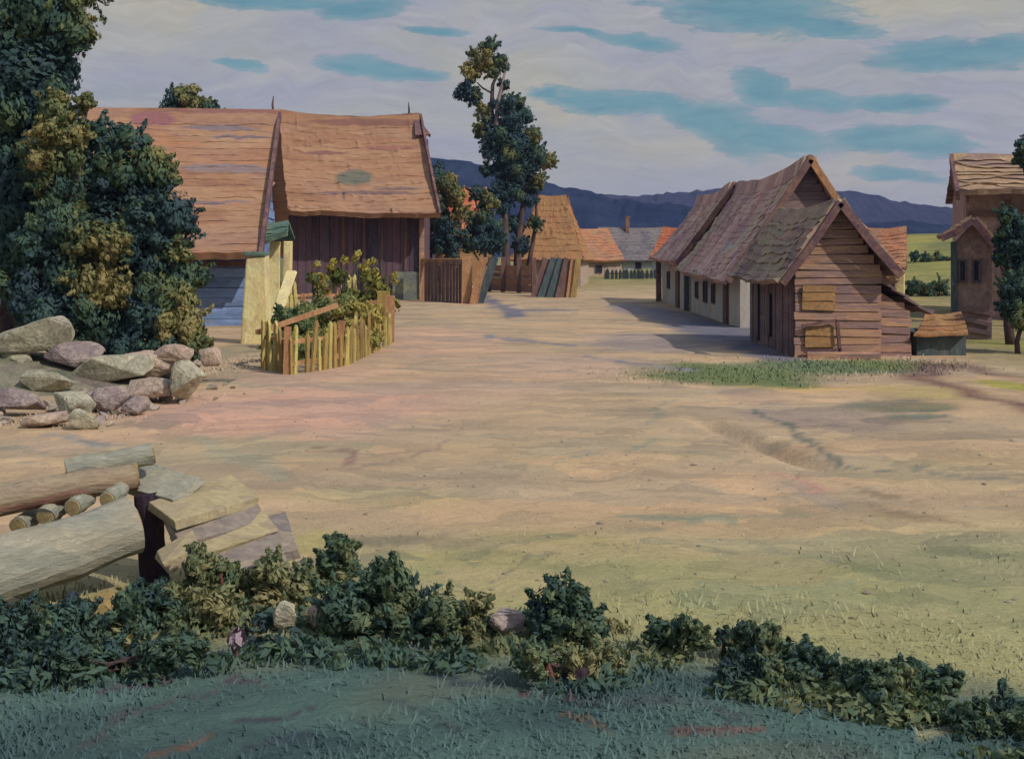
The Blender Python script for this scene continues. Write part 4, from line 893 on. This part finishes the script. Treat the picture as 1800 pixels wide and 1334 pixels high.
mb = MB(); mb.vboards((5.58, 25.4), (5.58, 21.6), -.08, 1.62, .22, (-1,0,0), th=.05); build('side_wall', mb, M['barn_dark'], o)
for yy, hh in ((24.6, .62), (23.5, .45)):
    mb = MB(); mb.box(Vector((5.50, yy, .72)), lx, ly, Z, .03, .16, hh); build('opening', mb, M['glass'], o)
mb = MB(); mb.boards((5.70, 21.52), (6.32, 21.52), .92, 1.42, .16, (0,-1,0), th=.04, jz=.015); h_ = build('hatch', mb, M['door_o'], o)
mb = MB(); mb.boards((5.76, 21.52), (6.28, 21.52), .20, .62, .2, (0,-1,0), th=.035, jz=.015); h_ = build('hatch', mb, M['door_o'], o)
mb = MB(); mb.beam(Vector((5.66,21.42,.62)), Vector((6.34,21.42,.74)), .06, .05); mb.beam(Vector((6.34,21.42,.74)), Vector((6.40,21.42,.1)), .06, .06, up=ly); mb.beam(Vector((5.70,21.42,.12)), Vector((6.40,21.42,.16)), .06, .05); build('hatch_frame', mb, M['verge'], o)
mb = MB(); mb.slope(Vector((7.18,24.2,1.5)), Vector((7.18,21.6,1.5)), Vector((8.22,21.6,.82)), Vector((8.22,24.2,.82)), nc=4, m=12, th=.05, sag=.03); solid(build('lean_to_roof', mb, M['barn_dark'], o), .09)
mb = MB(); i = 0
mb.v = [Vector((7.25,21.75,-.1)), Vector((7.85,21.75,-.1)), Vector((7.85,21.75,.92)), Vector((7.25,21.75,1.3)), Vector((7.25,24,-.1)), Vector((7.85,24,-.1)), Vector((7.85,24,.92)), Vector((7.25,24,1.3))]
mb.f = [(0,1,2,3), (7,6,5,4), (1,5,6,2)]; mb.boards((7.25,21.74), (7.86,21.74), -.08, 1.1, .17, (0,-1,0), ext=lambda z: (0, .61 if z < .92 else .61-(z-.92)*1.5)); build('lean_to_wall', mb, M['barn_wood'], o)
mb = MB(); mb.beam(Vector((5.7,21.2,.05)), Vector((7.1,21.15,.05)), .12, .14, jit=.02); o2 = build('beam', mb, M['barn_wood'], loc=Vector((5.7,21.2,0))); tag(o2, 'weathered beam lying along the foot of the plank barn', 'beam')

# low hutch, coloured to stand for shaded bank and lit ground, and the big house at the right
o = thing('bank_stand_in', 'low hutch standing in for a shaded dark blue bank with sunlit orange-tan top between the barn and the right-hand house', 'hutch', P(1655,600,23))
mb = MB(); a = P(1652, 635, 21.6); 
mb.prism((P(1612,0,21.8).x,21.8), (P(1698,0,21.8).x,21.8), (0,1.4), -.1, .46, None); build('body', mb, M['plank_b'], o)
mb = MB(); mb.slope(P(1626,556,23.6), P(1690,552,23.6), P(1702,592,21.6), P(1606,594,21.6), nc=4, m=14, th=.03, sag=.03); solid(build('lid', mb, M['tan_roof'], o), .05)

turn(P(1690,0,33), -R(18))
tall = thing('tall_house', 'tall brown house with banded shingle roof at the right picture edge', 'house', Vector((P(1760,0,34).x, 34, 0)))
xa, xb = P(1690,0,35).x, P(1690,0,35).x+6.5
pvx = P(1690,0,33).x; A_ = Vector((pvx-.05, 36, P(0,279,35.7).z)); B_ = A_+Vector((6.9,0,0)); C_, D_ = Vector((xb+.4, 32.6, 3.70)), Vector((pvx-.1, 32.6, 3.70)); C2, D2 = Vector((xb+.4,39.4,3.70)), Vector((A_.x,39.4,3.70))
roof(tall, [(A_, B_, C_, D_), (B_, A_, D2, C2)], M['right_roof'], .16, nc=10, m=60, th=.07, sag=.10, jit=.06)
ridge_line(tall, A_, B_, .10, M['ridge'], .1)
verge(tall, A_+Vector((-.03,0,.03)), D_+Vector((-.03,0,.03)), .30, .12)
mb = MB(); mb.prism((pvx+.15,33.3), (xb,33.3), (0,5.6), -.2, 3.8, 4.75); build('wall', mb, M['right_wood'], tall)
mb = MB(); mb.beam(Vector((pvx+.2,33.2,3.2)), Vector((pvx+6,33.2,3.2)), .12, .16); mb.beam(Vector((pvx+1.3,33.2,-.1)), Vector((pvx+1.3,33.2,3.6)), .16, .12, up=Vector((0,1,0))); build('wall_beam', mb, M['plank_d'], tall)
turn(P(1678,0,26), -R(21))
po = thing('gabled_porch_house', 'narrow mauve gabled house with two small windows in front of the tall brown house', 'house', Vector((P(1706,0,26).x, 26, 0)))
x0, x1 = P(1678,0,26).x, P(1738,0,26).x; xm = (x0+x1)/2
A_, B_ = Vector((xm, 28.6, 2.86)), Vector((xm, 25.7, 2.80)); C_, D_ = Vector((x0-.30,25.7,2.36)), Vector((x0-.30,28.6,2.36)); C2, D2 = Vector((x1+.30,25.7,1.95)), Vector((x1+.3,28.6,1.95))
roof(po, [(A_, B_, C_, D_), (B_, A_, D2, C2)], M['right_roof'], .10, nc=4, m=18, th=.05, sag=.05)
verge(po, B_+Vector((0,-.03,0)), C_+Vector((0,-.03,0)), .14, .06); verge(po, B_+Vector((0,-.03,0)), C2+Vector((0,-.03,0)), .16, .06)
mb = MB(); mb.prism((x0, 28.4), (x0, 26), (x1-x0, 0), -.2, 2.25, 2.72); build('wall', mb, M['right_wood'], po)
for px in (1691, 1713): 
    q = P(px, 476, 26); window(po, q, .15, .50, Vector((0,-1,0)), Vector((1,0,0)))
mb = MB(); mb.beam(Vector((x0-.02,25.94,-.1)), Vector((x0-.02,25.94,2.3)), .16, .12, up=ly, jit=.02); build('corner_post', mb, M['plank_b'], po)
mb = MB()
for z in (.2,.42,.66): mb.beam(Vector((x0,25.95,z+.1)), Vector((x1,25.95,z-.05)), .07, .10, jit=.02)
build('skirting_boards', mb, M['barn_dark'], po)
XF = None

plant('deciduous_tree', 'dark green tree in front of the tall brown house', 'tree', Vector((P(1778,0,24.5).x, 24.5, 0)),
  [cl(1770,382,18,24.5,.36), cl(1792,395,22,24.5,.3), cl(1766,412,20,24.5,.34), cl(1802,430,34,24.5,.24), cl(1774,442,22,24.5,.26), cl(1754,455,10,24.5,.4), cl(1798,470,26,24.5,.26), cl(1830,425,34,24.8,.3)], M['leaf_dark'], .15, 1.0, trunk=.10)
plant('deciduous_tree', 'tree whose dark crown tip enters at the right edge above the roof', 'tree', Vector((P(1840,0,30).x, 30, 0)),
  [cl(1794,278,13,30,.22), cl(1806,258,22,30,.22), cl(1830,275,34,30,.25), cl(1860,300,50,30,.28)], M['leaf_dark'], .18, 1.0, trunk=.16)
plant('shrub', 'low dark shrub at the right picture edge below the green tree', 'shrub', Vector((P(1790,0,22.5).x, 22.5, 0)),
  [cl(1775,512,22,22.5,.34), cl(1795,500,26,22.5,.36), cl(1790,535,26,22.5,.26), cl(1810,550,40,22.5,.3), cl(1765,538,14,22.5,.4)], M['leaf_dark'], .13, 1.0, trunk=.05)
plant('shrub', 'teal shrub on the yellow-green meadow slope', 'shrub', Vector((P(1632,0,70).x, 70, 1.2)),
  [cl(1608,452,9,70,.36), cl(1628,458,11,70,.32), cl(1650,454,10,70,.4), cl(1640,464,9,70,.3), cl(1668,460,9,70,.42)], M['leaf_blue'], .24, 1.0, trunk=.06)
plant('shrub', 'dark shrub low on the meadow beside the orange-roofed cottage', 'shrub', Vector((P(1618,0,48).x, 48, .0)),
  [cl(1606,505,16,48,.4), cl(1630,512,16,48,.3), cl(1655,505,16,48,.42), cl(1650,530,14,48,.3)], M['leaf_blue'], .2, 1.0, trunk=.05)

# ------------------------------------------------------------------ timber pile, lower left
def log(name, label, a, b, r, mat, group='logs of the timber pile', r2=None):
    a, b = Vector(a), Vector(b); o = thing(name, label, 'log', a, group); mb = MB(); k = 9; r2 = r2 or r
    pts = [a.lerp(b, q/k)+Vector((0, 0, .02*noise.noise(Vector((q*.6, a.x*3, 1))))) for q in range(k+1)]
    mb.tube(pts, [(r+(r2-r)*q/k)*(1+.06*noise.noise(Vector((q*.9, a.y*5, 3)))) for q in range(k+1)], 18, cap=True, wob=.09)
    build('stem', mb, M[mat], o, smooth=False)
    d = (b-a).normalized()
    for p, s, rr in ((a, -1, r), (b, 1, r2)):
        e = MB(); e.tube([p-d*s*.01, p+d*s*.012], [rr*.92, rr*.86], 16); build('cut_end', e, M['log_end'], o)
    return o
log('log', 'largest pale debarked log lowest in the timber pile', P(-130, 1052, 6.0), P(232, 922, 6.75), .205, 'log', r2=.175)
log('log', 'long reddish log lying above the largest pale log', P(-130, 908, 6.55), P(240, 834, 7.0), .095, 'log_red', r2=.085)
log('log', 'short pale log on the very top of the timber pile', P(118, 826, 6.9), P(268, 798, 7.1), .068, 'log', r2=.07)
for px, py, rr, lab in ((30, 922, .055, 'leftmost ochre billet end wedged between the two long logs'), (78, 905, .06, 'second ochre billet wedged between the long logs'), (126, 890, .055, 'third ochre billet wedged between the long logs'), (186, 876, .05, 'rightmost ochre billet under the short top log')):
    q = P(px, py, 6.75); log('billet', lab, q+Vector((.02,-.03,0)), q+Vector((.04,.16,.02)), rr, 'log', 'ochre billets between the logs')
o = thing('shadow_band_post', 'dark upright post added for the shadow band at the right end of the largest log', 'post', P(266, 985, 6.8)-Z*P(266,985,6.8).z)  # post added to make the dark shadow band at the log's end
mb = MB(); mb.tube([P(272,1010,6.95), P(264,950,6.95), P(262,905,6.95), P(256,868,6.95)], [.085,.08,.085,.075], 10, wob=.2); mb.v = mb.v; build('shaft', mb, M['log_dark'], o)
mb = MB(); q = P(272,1010,6.95); mb.tube([Vector((q.x, q.y, -.08)), q], [.11,.085], 10, wob=.2); build('foot', mb, M['log_dark'], o)
BOARDS = [((222,832,7.25),(335,868,6.95),.26,.05,'log','pale board sloping down to the right behind the dark post'),
 ((285,908,6.75),(425,862,7.15),.34,.06,'board','wide yellow board on top of the board stack'),
 ((298,938,6.7),(452,890,7.05),.32,.06,'board_d','grey brown board under the wide yellow board'),
 ((310,965,6.65),(470,915,6.95),.30,.06,'board','narrower yellowish board third from the top of the stack'),
 ((325,990,6.6),(512,935,6.9),.34,.07,'board_d','dark board reaching furthest right in the stack'),
 ((282,985,6.5),(345,955,6.6),.20,.05,'board','short pale offcut beside the dark post'),
 ((330,1018,6.5),(500,972,6.75),.30,.07,'board_d','lowest grey board half sunk in the weeds')]
for a, b, wd, th, mt, lab in BOARDS:
    pa, pb = P(*a), P(*b); mb = MB(); mb.beam(pa, pb, wd, th, up=Vector((rnd(-.1,.3),-.45,1)).normalized(), jit=.022); o = build('board', mb, M[mt], loc=pa, bevel=.006); tag(o, lab, 'board', 'boards of the stack')
# blocks that carry the pile
for px, py, w_, h_, dd, mt, lab in ((192,1072,60,66,6.35,'stone_y','ochre square stone under the largest log'), (60,1110,90,70,6.0,'stone_m','dark stone in the shadow under the largest log'), (300,1062,44,40,6.35,'stone_y','small ochre stone in the weeds right of the square stone'),
        (390,1020,120,70,6.9,'stone_m','dusky stone under the board stack')):
    c = P(px, py, dd); mb = MB(); mb.hull(c, w_/2*U(dd)*1.1, .11, h_/2*U(dd)*1.1, 20, .3); 
    if c.z-h_/2*U(dd) > .02: mb.hull(Vector((c.x, c.y, c.z/2-.05)), w_/2*U(dd), .12, c.z/2, 16)
    o = build('stone', mb, M[mt], loc=Vector((c.x, c.y, 0))); tag(o, lab, 'stone')

# ------------------------------------------------------------------ weeds and stones in the foreground
def weed(label, cs, d, size=.06, dens=.75, mat='leaf_weed', name='weed', cat='weed', stems=True):
    b = P(sum(c[0] for c in cs)/len(cs), 1000, d); b.z = 0
    cc = [(P(x, y, d+rnd(-.12,.12)), r*U(d), t+.07) for x, y, r, t in cs]
    cc = [(Vector((c.x, c.y, max(c.z, .03))), r, t) for c, r, t in cc]
    cc += [(Vector((c.x+rnd(-.03,.03), c.y, c.z*.45)), r*.9, t) for c, r, t in cc if c.z > .22]
    return plant(name, label, cat, b, cc, M[mat], size, dens, trunk=.014, part='foliage', tpart='stem', stem_mat=M['bark'], tvar=.14, elong=2.4, droop=-.2)
weed('biggest dark green weed clump, centre left in the foreground', [(600,1075,50,.22),(650,1060,55,.26),(690,1020,42,.3),(720,1060,40,.22),(745,1085,30,.3),(660,1105,55,.16),(590,1110,40,.14),(715,1110,40,.2)], 6.0)
weed('upright dark leafy sprig above the big weed clump', [(590,955,16,.28),(582,985,22,.22),(610,965,18,.34),(570,1000,16,.4)], 6.9, .06)
weed('pale green weeds left of the big dark clump', [(480,1010,34,.56),(440,1040,36,.5),(510,1040,36,.60),(470,1070,40,.58),(540,1020,26,.5)], 6.4)
weed('bright green weeds in front of the board stack', [(345,985,24,.56),(375,1000,26,.62),(400,1015,30,.55),(352,1010,22,.5)], 6.3, .05)
weed('ochre tinged weeds right of the ochre stone', [(300,1060,30,.5),(340,1075,36,.6),(380,1070,36,.66),(420,1090,34,.55),(350,1110,40,.4),(300,1105,34,.3)], 6.05)
weed('dark blue weeds under the largest log at the left edge', [(40,1130,60,.10),(100,1120,55,.12),(150,1140,50,.14),(60,1170,50,.18),(10,1110,50,.1),(130,1090,40,.1)], 5.75)
weed('dark teal weeds at the lower left below the log pile', [(30,1175,40,.14),(90,1185,40,.18),(140,1175,36,.12),(190,1170,34,.2),(240,1165,34,.16),(290,1150,34,.2),(330,1140,30,.26),(110,1150,36,.1)], 5.45)
weed('dark weeds beside the ochre square stone', [(230,1080,40,.10),(250,1110,40,.14),(215,1130,44,.2),(260,1050,30,.1),(180,1150,36,.18)], 5.95)
weed('grey-green low weeds left of the purple stone', [(780,1075,40,.4),(820,1100,34,.28),(790,1120,34,.16),(840,1060,22,.5)], 5.9, .05)
weed('dark umbrella-like weed clump right of the purple stone', [(970,1060,36,.12),(1010,1075,40,.22),(1040,1100,30,.24),(955,1100,30,.1),(990,1040,30,.2),(965,1135,22,.14),(1005,1130,26,.3)], 5.85)
weed('low olive weeds below the umbrella-like clump', [(930,1160,36,.4),(980,1190,36,.62),(1030,1170,36,.66),(1070,1180,32,.55)], 5.4, .05)
weed('small dark green clump in the middle of the right foreground', [(1160,1110,26,.26),(1200,1105,30,.28),(1225,1120,24,.3),(1180,1130,28,.22)], 5.7, .05)
weed('tiny dark sprig standing alone in the olive grass', [(1274,1112,10,.12),(1270,1126,10,.18)], 5.65, .035)
weed('ragged green clump right of the tiny sprig', [(1310,1110,24,.26),(1345,1120,26,.3),(1300,1145,30,.5),(1340,1160,30,.3),(1385,1150,26,.22)], 5.6, .05)
weed('dusky dark clump low in the right foreground', [(1420,1160,34,.24),(1450,1190,34,.24),(1400,1200,36,.2),(1360,1200,34,.34),(1310,1215,30,.12),(1280,1205,26,.14)], 5.35, .05)
weed('long low green clump toward the lower right corner', [(1520,1190,30,.34),(1570,1195,34,.30),(1620,1215,34,.28),(1660,1240,30,.26),(1540,1225,36,.22),(1500,1225,30,.2),(1590,1240,36,.3)], 5.2, .05)
weed('dark weeds in the lower right corner', [(1720,1262,28,.2),(1765,1290,32,.22),(1800,1315,36,.2),(1700,1290,30,.26)], 4.85, .05)
for px, py, w_, h_, mt, lab in ((890,1085,70,60,'stone_m','purplish stone between the dark weed clumps'), (1020,1187,36,32,'log_dark','small black stone in the olive weeds'), (565,1080,46,56,'stone_p','tan stone left of the biggest weed clump'), (500,1085,40,60,'stone_g','pale olive stone among the pale green weeds')):
    d = GD(py+h_*.5); c = P(px, py, d); mb = MB(); mb.hull(c, w_/2*U(d)*1.1, w_/2*U(d), h_/2*U(d)*1.15, 18, rnd(0,1)); o = build('stone', mb, M[mt], loc=Vector((c.x,c.y,0))); tag(o, lab, 'stone')
o = thing('flower', 'pale pink flower in the grass left of the big dark weed clump', 'flower', G(415, 1150))
b = G(415,1160); mb = MB(); mb.tube([b-Z*.02, P(416,1120,b.y)], [.01,.008], 6); build('stem', mb, M['stem'], o)
mb = MB(); leaves(mb, P(416,1122,b.y), 16*U(b.y), 40, .035, .5); mb.t = []; build('blossom', mb, M['petal_pink'], o)
for lab, a, c in (('reddish stick standing in the olive weeds', (955,1150), (975,1198)), ('thin red stem in the pale green weeds', (388,1008), (402,1052))):
    d = GD(c[1]); d = min(d, 6.2); mb = MB(); p1 = P(c[0], c[1], d); p1.z = 0; mb.tube([p1-Z*.03, P(a[0], a[1], d)], [.022 if 'stick' in lab else .012, .014 if 'stick' in lab else .007], 7, wob=.2); o = build('stick', mb, M['stem'], loc=p1); tag(o, lab, 'stick')

# ------------------------------------------------------------------ undergrowth, grass, grit
UB = [(-60,1090,1200),(150,1060,1190),(330,1020,1170),(500,1010,1150),(700,1020,1160),(860,1060,1190),(1000,1070,1205),(1180,1095,1205),(1350,1120,1225),(1520,1175,1260),(1700,1240,1310),(1900,1290,1400)]
def undergrowth():
    mb = MB()
    for (a, b) in zip(UB[:-1], UB[1:]):
        n_ = int((b[0]-a[0])*(.40 if b[0] < 760 else .26))
        for _ in range(n_):
            t = random.random(); px = a[0]+(b[0]-a[0])*t; y0 = a[1]+(b[1]-a[1])*t; y1 = a[2]+(b[2]-a[2])*t
            q = random.random(); py = y0+(y1-y0)*q+18; d = GD(py); c = G(px, py)
            v = nz(c.x, c.y*1.3, 1.6, 40)
            if v < -.20+.26*sm(450, 900, px): continue
            h = rnd(.025, .075)*(1+.7*v)*(1-.3*sm(600, 1000, px)); tone = .60+.75*nz(c.x, c.y*2, 1.1, 50)-.15*q
            leaves(mb, c+Vector((0,0,h*.5)), (.10, .08, h), 34, .026, tone, .08, elong=2.4, droop=-.2)
    o = build('undergrowth', mb, M['leaf_weed']); tag(o, 'low tangled green undergrowth along the edge of the foreground bank', 'undergrowth', kind='stuff')
undergrowth()
def rubble():
    mb = MB()
    for _ in range(150):
        px, py = random.gauss(210, 130), rnd(628, 752); d = min(17.6, GD(py)); c = P(px, py, d)
        if px > 420 or py > 770-.33*px+60: continue
        r = rnd(.04, .13); mb.hull(Vector((c.x, d, max(c.z-.05, .03))), r*rnd(.9,1.6), r, r*rnd(.5,.8), 10, rnd(0,3), rnd(-.4,.4))
    o = build('rubble', mb, dabs('rubble', [(.26,.22,.17), (.42,.37,.27), (.47,.38,.29), (.30,.24,.23), (.38,.36,.26)], 3, island=.6, fine=.25)); tag(o, 'small broken stones strewn between the big ones of the heap', 'rubble', kind='stuff')
rubble()
def gravel():
    mb = MB()
    for _ in range(650):
        y = 6.2*math.exp(rnd(0, 1.25)); x = rnd(-.5, .5)*y; r = rnd(.005, .016)*(1 if random.random() > .06 else 1.9); z = ground_h(x, y)+r*.25; a = rnd(0, 3)
        i = len(mb.v); rx, ry, rz = r*rnd(.8,1.5), r*rnd(.7,1.2), r*rnd(.5,.8)
        for k in range(5): mb.v.append(Vector((x+rx*math.cos(a+k*1.257)*rnd(.8,1.2), y+ry*math.sin(a+k*1.257)*rnd(.8,1.2), z)))
        mb.v.append(Vector((x+rnd(-.3,.3)*r, y+rnd(-.3,.3)*r, z+rz)))
        for k in range(5): mb.f.append((i+k, i+(k+1) % 5, i+5))
    o = build('gravel', mb, dabs('grit', [(.25,.19,.14), (.38,.30,.22), (.46,.37,.28), (.22,.19,.18)], 9, island=.6)); tag(o, 'scattered grit and pebbles on the trodden earth', 'gravel', kind='stuff')
gravel()
def grass():
    me = bpy.data.meshes.new('grass'); vs = []; fs = []; cs = []
    cnt = 0
    def blade(x, y, h, c, wdt=.008):
        z = ground_h(x, y); a = rnd(0, 6.28); s = Vector((math.cos(a), math.sin(a), 0))*wdt; s = s if s.x > 0 else -s; l = Vector((random.gauss(0,.35), random.gauss(0,.3), 1))*h
        p = Vector((x, y, z-.01)); i = len(vs)
        vs.extend([p-s, p+s, p+l*.6+s*.7, p+l*.6-s*.7, p+l+Vector((l.x,l.y,0))*.3]); fs.append((i, i+1, i+2, i+3)); fs.append((i+3, i+2, i+4))
        for _ in range(5): cs.extend([c.x, c.y, c.z, 1])
    while cnt < 42000:
        y = 3.2 + 5.0*random.random()**1.2; x = rnd(-.62, .62)*y*1.05
        e = grass_edge(x); k = 1-sm(e-.6, e+.7, y)
        dn = .5+.9*nz(x, y, 1.1, 31)
        if random.random() > k*dn+.03: cnt += .3; continue
        c = ground_col(x, y)*rnd(.85, 1.25); blade(x, y, rnd(.018, .05)*(1+1.2*max(0, nz(x, y, 1.7, 8))), c, .006); cnt += 1
    for (px, py, rx, ry, nn) in ((1280,658,190,1.3,1700),(1470,645,190,1.3,1700),(1590,640,110,1,900),(110,740,110,.5,500),(250,700,90,.6,400),(400,640,60,2,600)):
        c0 = G(px, py); d = GD(py)
        for _ in range(nn):
            x = c0.x+random.gauss(0,.5)*rx*d/F; y = c0.y+random.gauss(0,.5)*ry
            blade(x, y, rnd(.03,.085), ground_col(x, y)*rnd(.75,1.25), .014)
    me.from_pydata([tuple(v) for v in vs], [], fs)
    a = me.attributes.new('albedo', 'FLOAT_COLOR', 'POINT'); a.data.foreach_set('color', cs)
    m = bpy.data.materials.new('grass blades'); m.use_nodes = True; n = NT(m.node_tree); b = n.n['Principled BSDF']
    at = n.n.new('ShaderNodeAttribute'); at.attribute_name = 'albedo'; n.link(at.outputs['Color'], b.inputs['Base Color']); b.inputs['Roughness'].default_value = .8; b.inputs['Specular IOR Level'].default_value = .15
    me.materials.append(m); me.normals_split_custom_set_from_vertices([(0,-.25,.97)]*len(vs))
    o = bpy.data.objects.new('grass', me); COL.objects.link(o); tag(o, 'short dull green grass over the foreground bank and roadside', 'grass', kind='stuff')
grass()

# ------------------------------------------------------------------ haze
mb = MB(); mb.box(Vector((0, 655, 28)), Vector((1,0,0)), Vector((0,1,0)), Z, 1480, 700, 34)
def haze():
    me = bpy.data.meshes.new('haze'); o = bpy.data.objects.new('haze', me); COL.objects.link(o); o['kind'] = 'stuff'
    me.from_pydata([tuple(v) for v in mb.v], [], mb.f)
    m = bpy.data.materials.new('haze'); m.use_nodes = True; t = m.node_tree
    t.nodes.remove(t.nodes['Principled BSDF']); v = t.nodes.new('ShaderNodeVolumePrincipled')
    v.inputs['Density'].default_value = .00028; v.inputs['Color'].default_value = (.46, .57, 1.0, 1)
    t.links.new(v.outputs[0], t.nodes['Material Output'].inputs['Volume']); me.materials.append(m)
haze()
